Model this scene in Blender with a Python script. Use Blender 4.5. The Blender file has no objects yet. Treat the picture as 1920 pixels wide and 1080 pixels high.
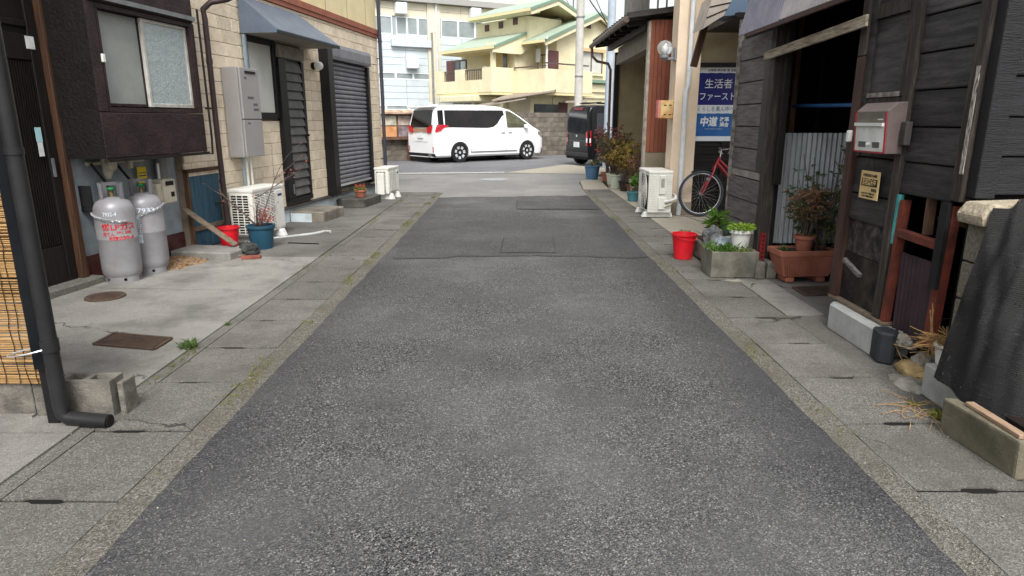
import bpy, bmesh, math, random
from mathutils import Matrix, Vector
random.seed(11)
sc = bpy.context.scene
PI = math.pi
# ------------------------------------------------------------------ camera
FPX, H, T = 1230.0, 1.48, math.atan(315/1230.0)
cd = bpy.data.cameras.new('camera'); cam = bpy.data.objects.new('camera', cd)
sc.collection.objects.link(cam); sc.camera = cam
cd.sensor_width = 36; cd.lens = 36*FPX/1920; cd.clip_start = .05; cd.clip_end = 2000
cam.location = (0, 0, H); cam.rotation_euler = (PI/2-T, 0, 0)
# ------------------------------------------------------------------ world and sun
SUN_EL, SUN_AZ = math.radians(50), math.radians(174)      # azimuth clockwise from +Y: behind the camera, a little right
w = bpy.data.worlds.new('World'); sc.world = w; w.use_nodes = True
nt = w.node_tree; bg = nt.nodes['Background']
sky = nt.nodes.new('ShaderNodeTexSky'); sky.sky_type = 'NISHITA'; sky.sun_disc = False
sky.sun_elevation = SUN_EL; sky.sun_rotation = SUN_AZ; sky.air_density = 1.6; sky.dust_density = 4; sky.ozone_density = 1
hs = nt.nodes.new('ShaderNodeHueSaturation'); hs.inputs['Saturation'].default_value = .22
nt.links.new(sky.outputs[0], hs.inputs['Color']); nt.links.new(hs.outputs[0], bg.inputs[0]); bg.inputs[1].default_value = .135
sl = bpy.data.lights.new('sun', 'SUN'); sl.energy = 1.7; sl.angle = math.radians(26); sl.color = (1, .96, .9)
so = bpy.data.objects.new('sun', sl); sc.collection.objects.link(so)
sd = Vector((math.sin(SUN_AZ)*math.cos(SUN_EL), math.cos(SUN_AZ)*math.cos(SUN_EL), math.sin(SUN_EL)))
so.rotation_euler = sd.to_track_quat('Z', 'Y').to_euler(); so.location = (0, -5, 20)
vs = sc.view_settings; vs.view_transform = 'Standard'; vs.look = 'None'; vs.gamma = 1; vs.exposure = .92; vs.use_curve_mapping = False
sc.render.engine = 'CYCLES'
# ------------------------------------------------------------------ pixel -> position (photo pixels 1920x1080)
cT, sT = math.cos(T), math.sin(T)
def ray(x, y):
    a = (x-960)/FPX; b = (540-y)/FPX
    return Vector((a, cT+b*sT, -sT+b*cT))
def G(x, y, z=0.0):
    r = ray(x, y); t = (z-H)/r.z; return Vector((0, 0, H))+r*t
def WX(x, y, X):
    r = ray(x, y); return Vector((0, 0, H))+r*(X/r.x)
def WY(x, y, Y):
    r = ray(x, y); return Vector((0, 0, H))+r*(Y/r.y)
def PL(x, y, p, d):                                   # vertical plane through p with direction d
    r = ray(x, y); n = Vector((-d[1], d[0])); t = (n.x*p[0]+n.y*p[1])/(n.x*r.x+n.y*r.y)
    return Vector((0, 0, H))+r*t
# ------------------------------------------------------------------ materials
def lin(c):
    f = lambda v: v/12.92 if v <= .04045 else ((v+.055)/1.055)**2.4
    return tuple(f(v/255.0) for v in c)+(1,)
MATS = {}
def M(name, c1, c2=None, scale=6, rough=.7, bump=.15, bscale=60, metal=0, dirt=None, dscale=1.3, damt=.5,
      stretch=(1, 1, 1), rnd=0, spec=.28, coat=0, coord='Object', lo=.35, hi=.65, trans=0, alpha=1, bdist=.01, emit=None):
    if name in MATS: return MATS[name]
    m = bpy.data.materials.new(name); m.use_nodes = True; MATS[name] = m
    nt = m.node_tree; N = nt.nodes; L = nt.links; p = N['Principled BSDF']
    if coord == 'World':
        g = N.new('ShaderNodeNewGeometry'); src = g.outputs['Position']
    else:
        g = N.new('ShaderNodeTexCoord'); src = g.outputs['Object']
    mp = N.new('ShaderNodeMapping'); mp.inputs['Scale'].default_value = stretch; L.new(src, mp.inputs[0]); src = mp.outputs[0]
    oi = None
    if rnd:
        oi = N.new('ShaderNodeObjectInfo')
        va = N.new('ShaderNodeVectorMath'); va.operation = 'ADD'
        mu = N.new('ShaderNodeMath'); mu.operation = 'MULTIPLY'; mu.inputs[1].default_value = 37
        L.new(oi.outputs['Random'], mu.inputs[0]); L.new(src, va.inputs[0]); L.new(mu.outputs[0], va.inputs[1]); src = va.outputs[0]
    def noise(s, det=8, ro=.6):
        n = N.new('ShaderNodeTexNoise'); n.inputs['Scale'].default_value = s; n.inputs['Detail'].default_value = det
        n.inputs['Roughness'].default_value = ro; L.new(src, n.inputs['Vector']); return n.outputs[0]
    def mix(f, a, b, amt=1.0, l=lo, h=hi):
        r = N.new('ShaderNodeMapRange'); r.inputs[1].default_value = l; r.inputs[2].default_value = h; r.inputs[4].default_value = amt
        L.new(f, r.inputs[0]); x = N.new('ShaderNodeMix'); x.data_type = 'RGBA'; L.new(r.outputs[0], x.inputs[0])
        for i, v in ((6, a), (7, b)):
            if isinstance(v, tuple): x.inputs[i].default_value = v
            else: L.new(v, x.inputs[i])
        return x.outputs[2]
    col = lin(c1)
    if c2: col = mix(noise(scale), col, lin(c2))
    if dirt: col = mix(noise(dscale, 10, .7), col, lin(dirt), damt, .45, .75)
    if rnd:
        hv = N.new('ShaderNodeHueSaturation'); r = N.new('ShaderNodeMapRange'); r.inputs[3].default_value = 1-rnd; r.inputs[4].default_value = 1+rnd
        L.new(oi.outputs['Random'], r.inputs[0]); L.new(r.outputs[0], hv.inputs['Value'])
        if isinstance(col, tuple): hv.inputs['Color'].default_value = col
        else: L.new(col, hv.inputs['Color'])
        col = hv.outputs[0]
    if isinstance(col, tuple): p.inputs['Base Color'].default_value = col
    else: L.new(col, p.inputs['Base Color'])
    p.inputs['Roughness'].default_value = rough; p.inputs['Metallic'].default_value = metal
    p.inputs['Specular IOR Level'].default_value = spec; p.inputs['Coat Weight'].default_value = coat
    p.inputs['Transmission Weight'].default_value = trans; p.inputs['Alpha'].default_value = alpha
    if bump:
        b = N.new('ShaderNodeBump'); b.inputs['Strength'].default_value = bump; b.inputs['Distance'].default_value = bdist
        L.new(noise(bscale, 6), b.inputs['Height']); L.new(b.outputs[0], p.inputs['Normal'])
    return m
def ground_mat(name, base, dark, light, grit=90, gl=(.0, .0), wear=None, joint=0, rough=.85, bump=.5, stain=None, moss=None, edge=None, ck=0, ckw=.012, rnd=0):
    m = bpy.data.materials.new(name); m.use_nodes = True; MATS[name] = m
    nt = m.node_tree; N = nt.nodes; L = nt.links; p = N['Principled BSDF']
    pos = N.new('ShaderNodeNewGeometry').outputs['Position']
    def noise(s, det=6, ro=.6, vec=None):
        n = N.new('ShaderNodeTexNoise'); n.inputs['Scale'].default_value = s; n.inputs['Detail'].default_value = det
        n.inputs['Roughness'].default_value = ro; L.new(vec or pos, n.inputs['Vector']); return n.outputs[0]
    def ramp(f, a, b, o=1.0):
        r = N.new('ShaderNodeMapRange'); r.inputs[1].default_value = a; r.inputs[2].default_value = b; r.inputs[4].default_value = o
        L.new(f, r.inputs[0]); return r.outputs[0]
    def mix(f, a, b, mode='MIX'):
        x = N.new('ShaderNodeMix'); x.data_type = 'RGBA'; x.blend_type = mode
        if isinstance(f, float): x.inputs[0].default_value = f
        else: L.new(f, x.inputs[0])
        for i, v in ((6, a), (7, b)):
            if isinstance(v, tuple): x.inputs[i].default_value = v
            else: L.new(v, x.inputs[i])
        return x.outputs[2]
    vo = N.new('ShaderNodeTexVoronoi'); vo.inputs['Scale'].default_value = grit; L.new(pos, vo.inputs['Vector'])
    sx = N.new('ShaderNodeSeparateColor'); L.new(vo.outputs['Color'], sx.inputs[0])
    col = mix(ramp(sx.outputs[0], .15, 1.0), lin(dark), lin(base))
    col = mix(ramp(sx.outputs[1], gl[0], gl[1]), col, lin(light))           # bright stones
    v2 = N.new('ShaderNodeTexVoronoi'); v2.inputs['Scale'].default_value = grit*2.3; L.new(pos, v2.inputs['Vector'])
    s2 = N.new('ShaderNodeSeparateColor'); L.new(v2.outputs['Color'], s2.inputs[0])
    col = mix(ramp(s2.outputs[0], .55, 1.0, .45), col, lin(dark))
    if wear: col = mix(ramp(noise(.55, 7, .62), .42, .68, .55), col, lin(wear))
    if stain: col = mix(ramp(noise(1.7, 9, .72), .46, .68, .8), col, lin(stain))
    if moss: col = mix(ramp(noise(3.1, 9, .75), .55, .68, .8), col, lin(moss))
    if edge:                                              # old tar left darker beside the kerbs, tyre-polished middle
        xy = N.new('ShaderNodeSeparateXYZ'); L.new(pos, xy.inputs[0]); ab = N.new('ShaderNodeMath'); ab.operation = 'ABSOLUTE'; L.new(xy.outputs[0], ab.inputs[0])
        wv = N.new('ShaderNodeMath'); wv.operation = 'MULTIPLY_ADD'; wv.inputs[1].default_value = 1.0; L.new(noise(.9, 6, .6), wv.inputs[0]); L.new(ab.outputs[0], wv.inputs[2])
        col = mix(ramp(wv.outputs[0], 1.55, 2.1, .6), col, lin(edge))
        col = mix(ramp(noise(14, 4, .6), .55, .75, .35), col, lin(edge))
    if ck:
        va = N.new('ShaderNodeVectorMath'); va.operation = 'MULTIPLY_ADD'; nn = N.new('ShaderNodeTexNoise'); nn.inputs['Scale'].default_value = 5; nn.inputs['Detail'].default_value = 5; L.new(pos, nn.inputs['Vector'])
        va.inputs[1].default_value = (.35, .35, 0); L.new(nn.outputs['Color'], va.inputs[0]); L.new(pos, va.inputs[2])
        ve = N.new('ShaderNodeTexVoronoi'); ve.feature = 'DISTANCE_TO_EDGE'; ve.inputs['Scale'].default_value = ck; L.new(va.outputs[0], ve.inputs['Vector'])
        a_ = ramp(ve.outputs['Distance'], ckw, ckw*.3); k_ = N.new('ShaderNodeMath'); k_.operation = 'MULTIPLY'; L.new(a_, k_.inputs[0]); L.new(ramp(noise(1.1, 3), .5, .56, .85), k_.inputs[1]); col = mix(k_.outputs[0], col, lin((38, 36, 34)))
    if rnd:
        oi = N.new('ShaderNodeObjectInfo'); hv = N.new('ShaderNodeHueSaturation'); r = N.new('ShaderNodeMapRange'); r.inputs[3].default_value = 1-rnd; r.inputs[4].default_value = 1+rnd; L.new(oi.outputs['Random'], r.inputs[0]); L.new(r.outputs[0], hv.inputs['Value']); L.new(col, hv.inputs['Color']); col = hv.outputs[0]
    L.new(col, p.inputs['Base Color']); p.inputs['Roughness'].default_value = rough; p.inputs['Specular IOR Level'].default_value = .3
    b = N.new('ShaderNodeBump'); b.inputs['Strength'].default_value = bump; b.inputs['Distance'].default_value = .006
    ad = N.new('ShaderNodeMath'); ad.operation = 'ADD'; L.new(vo.outputs['Distance'], ad.inputs[0]); L.new(noise(260, 3), ad.inputs[1])
    L.new(ad.outputs[0], b.inputs['Height']); L.new(b.outputs[0], p.inputs['Normal'])
    return m
# ------------------------------------------------------------------ mesh builder
COL = sc.collection
class MB:
    def __init__(s): s.v = []; s.f = []
    def add(s, vs, fs):
        o = len(s.v); s.v += [Vector(v) for v in vs]; s.f += [tuple(i+o for i in f) for f in fs]; return s
    def box(s, x0, x1, y0, y1, z0, z1):
        return s.add([(x0, y0, z0), (x1, y0, z0), (x1, y1, z0), (x0, y1, z0), (x0, y0, z1), (x1, y0, z1), (x1, y1, z1), (x0, y1, z1)],
                     [(0, 3, 2, 1), (4, 5, 6, 7), (0, 1, 5, 4), (1, 2, 6, 5), (2, 3, 7, 6), (3, 0, 4, 7)])
    def obox(s, c, size, R):
        c = Vector(c); h = [v/2 for v in size]; vs = []
        for z in (-1, 1):
            for x, y in ((-1, -1), (1, -1), (1, 1), (-1, 1)): vs.append(c+R @ Vector((x*h[0], y*h[1], z*h[2])))
        return s.add(vs, [(0, 3, 2, 1), (4, 5, 6, 7), (0, 1, 5, 4), (1, 2, 6, 5), (2, 3, 7, 6), (3, 0, 4, 7)])
    def bar(s, a, b, w, h, up=(0, 0, 1)):
        a, b = Vector(a), Vector(b); y = (b-a).normalized(); x = y.cross(Vector(up))
        if x.length < 1e-4: x = y.cross(Vector((1, 0, 0)))
        x.normalize(); z = x.cross(y); R = Matrix((x, y, z)).transposed()
        return s.obox((a+b)/2, (w, (b-a).length, h), R)
    def tube(s, pts, r, n=8, cap=True):
        pts = [Vector(p) for p in pts]; rs = r if isinstance(r, (list, tuple)) else [r]*len(pts); o = len(s.v); ref = None
        for i, p in enumerate(pts):
            d = (pts[min(i+1, len(pts)-1)]-pts[max(i-1, 0)]).normalized()
            if ref is None: ref = d.orthogonal().normalized()
            x = (ref-d*ref.dot(d))
            x = x.normalized() if x.length > 1e-5 else d.orthogonal().normalized()
            ref = x; y = d.cross(x)
            for k in range(n):
                a = 2*PI*k/n; s.v.append(p+(x*math.cos(a)+y*math.sin(a))*rs[i])
        for i in range(len(pts)-1):
            for k in range(n):
                k2 = (k+1) % n; s.f.append((o+i*n+k, o+i*n+k2, o+(i+1)*n+k2, o+(i+1)*n+k))
        if cap:
            s.f.append(tuple(o+k for k in reversed(range(n)))); s.f.append(tuple(o+(len(pts)-1)*n+k for k in range(n)))
        return s
    def lathe(s, prof, c=(0, 0, 0), n=24, a0=0, a1=2*PI, R=None):
        o = len(s.v); full = abs(a1-a0-2*PI) < 1e-6; m = n if full else n+1; c = Vector(c)
        for r, z in prof:
            for k in range(m):
                a = a0+(a1-a0)*k/n; v = Vector((r*math.cos(a), r*math.sin(a), z)); s.v.append(c+(R @ v if R else v))
        for i in range(len(prof)-1):
            for k in range(n):
                k2 = (k+1) % m; s.f.append((o+i*m+k, o+i*m+k2, o+(i+1)*m+k2, o+(i+1)*m+k))
        if full:
            if prof[0][0] > 1e-4: s.f.append(tuple(o+k for k in reversed(range(n))))
            if prof[-1][0] > 1e-4: s.f.append(tuple(o+(len(prof)-1)*m+k for k in range(n)))
        return s
    def prism(s, pts, ext):                              # planar polygon pts extruded by vector ext
        pts = [Vector(p) for p in pts]; n = len(pts); e = Vector(ext)
        nr = Vector((0, 0, 0))
        for i in range(n): nr += pts[i].cross(pts[(i+1) % n])
        if nr.dot(e) > 0: pts.reverse()
        return s.add(pts+[p+e for p in pts], [tuple(range(n)), tuple(reversed(range(n, 2*n)))]+[(i, i+n, (i+1) % n+n, (i+1) % n) for i in range(n)])
    def leaf(s, p, d, L, W, nr=None):
        d = Vector(d).normalized(); sd = d.cross(nr if nr else Vector((random.uniform(-1, 1), random.uniform(-1, 1), random.uniform(-.3, 1))))
        if sd.length < 1e-3: sd = d.orthogonal()
        sd.normalize(); p = Vector(p); up = sd.cross(d)*(L*.12)
        return s.add([p, p+d*L*.45+sd*W/2+up, p+d*L-up*.5, p+d*L*.45-sd*W/2+up], [(0, 1, 2), (0, 2, 3)])
    def build(s, name, mat, parent=None, world=False, bevel=0, seg=1, smooth=False, loc=None, jitter=0):
        if parent is not None and world:
            inv = FR[root(parent)].inverted(); vs = [inv @ v for v in s.v]
        else: vs = s.v
        if jitter: vs = [v+Vector((random.uniform(-1, 1), random.uniform(-1, 1), random.uniform(-1, 1)))*jitter for v in vs]
        me = bpy.data.meshes.new(name); me.from_pydata([tuple(v) for v in vs], [], s.f)
        bm = bmesh.new(); bm.from_mesh(me)
        if bevel:
            bm.normal_update()
            es = [e for e in bm.edges if len(e.link_faces) == 2 and e.calc_face_angle(0) > .5]
            bmesh.ops.bevel(bm, geom=es, offset=bevel, segments=seg, affect='EDGES', profile=.6, clamp_overlap=True)
        bmesh.ops.recalc_face_normals(bm, faces=bm.faces)
        bm.to_mesh(me); bm.free()
        if smooth:
            for p in me.polygons: p.use_smooth = True
            if smooth != 2:
                try: me.set_sharp_from_angle(angle=math.radians(38))
                except Exception: pass
        return link(name, me, mat, parent, loc)
FR = {}
def root(o):
    while o.parent is not None: o = o.parent
    return o.name
def link(name, me, mat, parent=None, loc=None, scale=None, rot=None):
    o = bpy.data.objects.new(name, me)
    if mat is not None and not me.materials: me.materials.append(mat)
    COL.objects.link(o); o.parent = parent
    if loc is not None: o.location = loc
    if scale is not None: o.scale = scale
    if rot is not None: o.rotation_euler = rot
    if parent is None: FR[o.name] = Matrix.Identity(4)
    return o
def tag(o, label, cat, group=None):
    o['label'] = label; o['category'] = cat
    if group: o['group'] = group
    return o
def thing(name, label, cat, loc=(0, 0, 0), rz=0, group=None):
    o = bpy.data.objects.new(name, None); COL.objects.link(o); o.location = loc; o.rotation_euler = (0, 0, rz); o.empty_display_size = .1
    FR[o.name] = Matrix.Translation(Vector(loc)) @ Matrix.Rotation(rz, 4, 'Z'); return tag(o, label, cat, group)
def struct(o): o['kind'] = 'structure'; return o
def stuff(o): o['kind'] = 'stuff'; return o
def text(s, size, mat, parent, mtx, name='lettering', bold=0, width=None, bend=None, align='CENTER', shear=0, depth=.0006):
    cu = bpy.data.curves.new('t', 'FONT'); cu.body = s; cu.size = size; cu.align_x = align; cu.align_y = 'CENTER'; cu.offset = bold; cu.extrude = depth; cu.resolution_u = 2; cu.shear = shear
    o = bpy.data.objects.new('t', cu); COL.objects.link(o)
    dg = bpy.context.evaluated_depsgraph_get(); me = bpy.data.meshes.new_from_object(o.evaluated_get(dg))
    bpy.data.objects.remove(o); bpy.data.curves.remove(cu)
    k = 1.0
    if width and len(me.vertices):
        xs = [v.co.x for v in me.vertices]; k = width/max(1e-6, max(xs)-min(xs))
    for v in me.vertices:
        c = v.co.copy(); c.x *= k
        if bend:
            r, a0 = bend; a = a0+c.x/r; c = Vector(((r+c.z)*math.cos(a), (r+c.z)*math.sin(a), c.y))
        v.co = mtx @ c
    me.materials.clear(); me.materials.append(mat); me.name = name
    return link(name, me, mat, parent)
def RX(a): return Matrix.Rotation(a, 4, 'X')
def RZ(a): return Matrix.Rotation(a, 4, 'Z')
def TR(*a): return Matrix.Translation(Vector(a))
def U(a, b): return random.uniform(a, b)
# ================================================================== SETTING: ground, road, gutters, pavements
asphalt = ground_mat('asphalt', (108, 108, 109), (24, 24, 25), (194, 193, 190), 168, (.84, 1.1), wear=(118, 118, 117), stain=(78, 78, 79), rough=.85, bump=.9, edge=(50, 50, 53))
asphalt2 = ground_mat('asphalt_patch', (100, 100, 101), (24, 24, 25), (186, 184, 181), 168, (.86, 1.12), wear=(100, 100, 100), stain=(66, 66, 68), rough=.8, bump=.8, edge=(56, 56, 60), ck=.7, ckw=.004)
concrete = ground_mat('concrete_apron', (138, 136, 131), (104, 102, 98), (166, 164, 158), 230, (.85, 1.2), wear=(160, 158, 152), stain=(90, 88, 84), rough=.9, bump=.25, ck=.35, ckw=.004)
concrete_dark = ground_mat('stained_apron', (112, 110, 106), (80, 79, 77), (146, 143, 138), 220, (.85, 1.2), wear=(134, 131, 126), stain=(72, 70, 68), rough=.88, bump=.3, ck=.4, ckw=.005)
slabmat = ground_mat('gutter_concrete', (114, 112, 107), (72, 70, 67), (164, 161, 154), 200, (.8, 1.15), wear=(128, 125, 119), stain=(76, 73, 69), rough=.9, bump=.4, ck=.5, ckw=.005, rnd=.10)
edgemat = ground_mat('kerb_concrete', (122, 119, 112), (80, 77, 70), (164, 161, 153), 150, (.65, 1.2), stain=(88, 83, 73), moss=(104, 100, 82), rough=.95, bump=1)
dirtmat = ground_mat('packed_dirt', (128, 112, 92), (78, 66, 52), (176, 160, 138), 120, (.75, 1.05), stain=(98, 84, 66), rough=.95, bump=1)
apronlight = ground_mat('light_concrete', (168, 162, 148), (132, 127, 116), (194, 189, 178), 180, (.8, 1.1), stain=(150, 142, 124), rough=.9, bump=.25)
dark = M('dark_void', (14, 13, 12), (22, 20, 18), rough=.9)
g = MB().add([(-150, -60, -.06), (150, -60, -.06), (150, 240, -.06), (-150, 240, -.06)], [(0, 1, 2, 3)]).build('ground', dirtmat); struct(g)
rp = [(-1.46, -8), (1.55, -8), (1.55, 14.3), (1.66, 16.2), (2.3, 18.2), (40, 20), (40, 60), (-40, 42), (-40, 13.75), (-1.46, 13.75)]
road = MB().add([(x, y, 0) for x, y in rp], [tuple(range(len(rp)))]).build('road', asphalt); struct(road)
def sheet(name, pts, z, mat, parent=None): return MB().add([(p[0], p[1], z) for p in pts], [tuple(range(len(pts)))]).build(name, mat, parent)
# repaired trench and square patches in the asphalt
def wob(a, b, n, j):
    return [Vector((a[0]+(b[0]-a[0])*i/n, a[1]+(b[1]-a[1])*i/n+U(-j, j), 0)) for i in range(n+1)]
band = wob(G(735, 486), G(1216, 484), 16, .03)+list(reversed(wob(G(782, 418), G(1150, 409), 16, .02)))
for p in band[4:13]: p.y += .12
sheet('trench_patch', band, .004, asphalt2, road)
sheet('square_patch', [G(938, 475), G(1042, 475), G(1036, 447), G(945, 447)], .008, asphalt2, road)
sheet('square_patch', [G(968, 393), G(1124, 393), G(1112, 377), G(970, 377)], .008, asphalt2, road)
jm = ground_mat('old_asphalt', (132, 131, 129), (100, 100, 99), (170, 167, 160), 120, (.8, 1.1), wear=(148, 146, 142), stain=(112, 111, 110), rough=.75, bump=.3)
jp = wob((-1.44, 12.95), (1.53, 13.3), 18, .06)+[Vector(p) for p in ((1.535, 14.3, 0), (1.64, 16.2, 0), (2.25, 18.2, 0), (2.6, 18.9, 0), (2.2, 19.3, 0), (-3.4, 18.4, 0), (-9, 17.6, 0), (-9, 13.78, 0), (-1.44, 13.78, 0))]
sheet('junction_surface', jp, .004, jm, road)
xm = ground_mat('street_asphalt', (116, 117, 120), (80, 81, 84), (160, 160, 160), 120, (.85, 1.1), wear=(130, 130, 131), stain=(96, 97, 100), rough=.75, bump=.3)
sheet('cross_street', [(-9, 17.68), (-3.4, 18.48), (2.2, 19.38), (2.7, 18.95), (40, 24), (40, 58), (-40, 40), (-40, 13.8), (-9.05, 13.8)], .004, xm, road)
crackm = M('crack', (26, 26, 27), rough=.95, bump=0)
def crack(pts, wd, z=.013, name='crack', parent=road):
    mb = MB(); n = len(pts)
    for i in range(n-1):
        a, b = Vector(pts[i]), Vector(pts[i+1]); d = (b-a); q = Vector((-d.y, d.x, 0)).normalized()
        w0 = wd*U(.3, 1); mb.add([(a.x-q.x*w0, a.y-q.y*w0, z), (b.x-q.x*w0, b.y-q.y*w0, z), (b.x+q.x*w0, b.y+q.y*w0, z), (a.x+q.x*w0, a.y+q.y*w0, z)], [(0, 1, 2, 3)])
    return mb.build(name, crackm, parent)
crack(band[:17], .006); crack(band[17:], .005)
crack(wob(G(860, 407), G(1140, 407), 20, .03), .005)
crack([G(938, 475), G(945, 447), G(1036, 447), G(1042, 475), G(938, 475)], .005)
crack([G(970, 377), G(968, 393), G(1124, 393)], .008)
paint = M('road_paint', (186, 184, 178), (128, 127, 124), 9, rough=.8, bump=.3, coord='World')
sheet('edge_line', [G(735, 327), G(946, 324.5), G(946, 322.5), G(735, 324.5)], .009, paint, road)
dw = sheet('driveway', [G(946, 324.5), G(1100, 327), G(1200, 327), G(1200, 309), G(1056, 309.5)], .012, apronlight); struct(dw)
mh = thing('manhole_cover', 'round pale manhole cover in the road before the junction', 'manhole cover', G(927, 337)+Vector((0, 0, .004)))
MB().lathe([(.36, .004), (.36, .012), (.30, .012), (.30, .006), (.001, .006)], n=28).build('rim', M('pale_iron', (176, 178, 180), (120, 122, 124), 30, rough=.7), mh)
mbx = MB()
for i in range(-4, 5):
    for j in range(-4, 5):
        if i*i+j*j < 18: mbx.box(i*.062-.02, i*.062+.02, j*.062-.02, j*.062+.02, .007, .013)
mbx.build('tread', M('pale_iron', (0, 0, 0)), mh)
# gutter: cover slabs with hand slots, edge strip on the road side, joint strip on the house side
bedm = M('gutter_shadow', (20, 19, 18), rough=1, bump=0)
def slabshape(wd, ln, side):
    g_ = .008+U(0, .002); q_ = U(-.05, .05); n0, n1 = (wd*(.44+q_), wd*(.74+q_+U(0, .1))) if side > 0 else (wd*(.22+q_), wd*(.5+q_+U(0, .12))); dp = U(.012, .026)
    i_ = .006; pts = [(i_, g_), (n0, g_), (n0+.015, g_+dp), (n1-.02, g_+dp), (n1, g_), (wd-i_, g_), (wd-i_, ln-g_), (n1-.01, ln-g_), (n1-.03, ln-g_-dp*.6), (n0+.03, ln-g_-dp*.6), (n0+.01, ln-g_), (i_, ln-g_)]
    return pts
def gutter(name, xi, xe, xo, y0, pitch, yend, sgn):
    gt = thing(name, '', ''); del gt['label'], gt['category']; struct(gt)
    mb = MB(); lo, hi = min(xi, xo), max(xi, xo); mb.box(min(xe, xo)+.004, max(xe, xo)-.004, -8, yend, -.05, .003); mb.build('bed', bedm, gt)
    n = int((yend+8)/.09); mb = MB(); top = []; a, b = [], []
    for i in range(n+1):
        y = -8+(yend+8)*i/n; a.append((xi-sgn*(.024+.003*math.sin(y*1.7)+.003*math.sin(y*4.3)+U(-.006, .006)), y)); b.append((xe+U(-.003, .003), y))
    vs = [(x, y, .0015) for x, y in a]+[(x, y, .012) for x, y in b]
    mb.add(vs, [(i, i+1, n+2+i, n+1+i) for i in range(n)]); mb.build('edge_strip', edgemat, gt)
    wd = abs(xo-xe); var = [slabshape(wd, pitch, sgn) for _ in range(5)]; bases = {}
    k = int((y0+6)/pitch); y = y0-k*pitch
    while y < yend-.05:
        ln = min(pitch, yend-y)
        vi = random.randrange(5); mb = MB(); mb.prism([(px, min(py, ln-.004), 0) for px, py in var[vi]], (0, 0, -.05))
        if vi not in bases or ln < pitch: o = mb.build('slab', slabmat, gt); bases[vi] = o.data
        else: o = link('slab', bases[vi], None, gt)
        o.location = (min(xe, xo), y, .012+U(-.003, .003)); o.rotation_euler = (U(-.003, .003), U(-.003, .003), U(-.003, .003)); y += pitch
    return gt
gutter('gutter_left', -1.46, -1.56, -2.045, G(120, 944).y, .607, 13.72, -1)
gutter('gutter_right', 1.55, 1.65, 2.13, G(1833, 924).y, .607, 14.4, 1)
# right gutter turns a little beyond
gr2 = MB().prism([(1.56, 14.42, 0), (2.13, 14.42, 0), (2.2, 16.2, 0), (2.45, 17.6, 0), (2.2, 17.9, 0), (1.68, 16.3, 0)], (0, 0, -.05)).build('gutter_corner', apronlight); gr2.location.z = .012; struct(gr2)
# left concrete apron in poured bays
OL, AL = Vector((-3.857, 6.0, 0)), math.atan(.15)
uL = Vector((math.sin(AL), math.cos(AL), 0)); nL = Vector((math.cos(AL), -math.sin(AL), 0))
def LW(d, s, z=0): return OL+uL*s+nL*d+Vector((0, 0, z))
ap = thing('pavement_left', '', ''); del ap['label'], ap['category']; struct(ap)
MB().box(-9, -2.05, -8, 14.3, -.055, -.03).build('bed', bedm, ap)
def wallx(y): return -3.857+.15*(y-6)-.35
ys = [-8, .9, 2.9, 4.13, 5.62, 7.1, 10.6, 13.72]
for i in range(len(ys)-1):
    a, b = ys[i]+.006, ys[i+1]-.006
    j0 = .0 if i < 3 else .18; j1 = .22
    q = [(-2.135, a), (-2.135, b), (wallx(b)-.9, b+j1*(i > 1)), (wallx(a)-.9, a+(.22*(i > 2)))]
    MB().prism([(x, y, 0) for x, y in q], (0, 0, -.04)).build('bay', concrete if i < 5 else concrete_dark, ap, loc=(0, 0, .012+.002*(i % 3)))
MB().prism([(-2.13, -8, .006), (-2.13, 13.7, .006), (-2.052, 13.7, .006), (-2.052, -8, .006)], (0, 0, -.04)).build('joint_strip', slabmat, ap)
MB().prism([(-2.05, 13.73, .01), (-1.48, 13.73, .01), (-1.60, 13.86, .01), (-2.6, 13.9, .01)], (0, 0, -.04)).build('kerb_end', edgemat, ap)
# right pavement between gutter and houses
pr = thing('pavement_right', '', ''); del pr['label'], pr['category']; struct(pr)
MB().prism([(2.14, -8, .0), (5, -8, .0), (5, 4.9, .0), (2.14, 4.9, .0)], (0, 0, -.04)).build('bay', slabmat, pr)
MB().prism([(2.14, 4.91, .0), (4.6, 4.91, .0), (4.6, 7.6, .0), (2.14, 7.6, .0)], (0, 0, -.04)).build('bay', concrete, pr, loc=(0, 0, .008))
pb = [[(2.14, 7.61), (2.62, 7.61), (2.5, 8.9), (2.14, 9.2)], [(2.63, 7.61), (3.9, 7.61), (3.9, 8.7), (2.52, 8.9)], [(2.14, 9.21), (2.5, 8.92), (2.95, 8.85), (2.8, 9.75), (2.14, 9.9)], [(2.97, 8.84), (3.9, 8.72), (3.9, 10.6), (2.7, 10.6), (2.82, 9.76)], [(2.14, 9.91), (2.79, 9.77), (2.69, 10.6), (2.14, 10.6)]]
for q in pb: MB().prism([(x, y, 0) for x, y in q], (0, 0, -.04)).build('paving_stone', apronlight, pr, loc=(0, 0, .01+U(0, .008)), bevel=.004)
MB().prism([(2.14, 10.61, 0), (7, 10.61, 0), (7, 18.3, 0), (2.5, 17.6, 0), (2.14, 14.5, 0)], (0, 0, -.04)).build('bay', apronlight, pr, loc=(0, 0, .008))
iron = M('rusty_iron', (88, 74, 64), (58, 50, 45), 24, rough=.75, bump=.5, bscale=150, dirt=(110, 84, 64), dscale=6)
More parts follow.
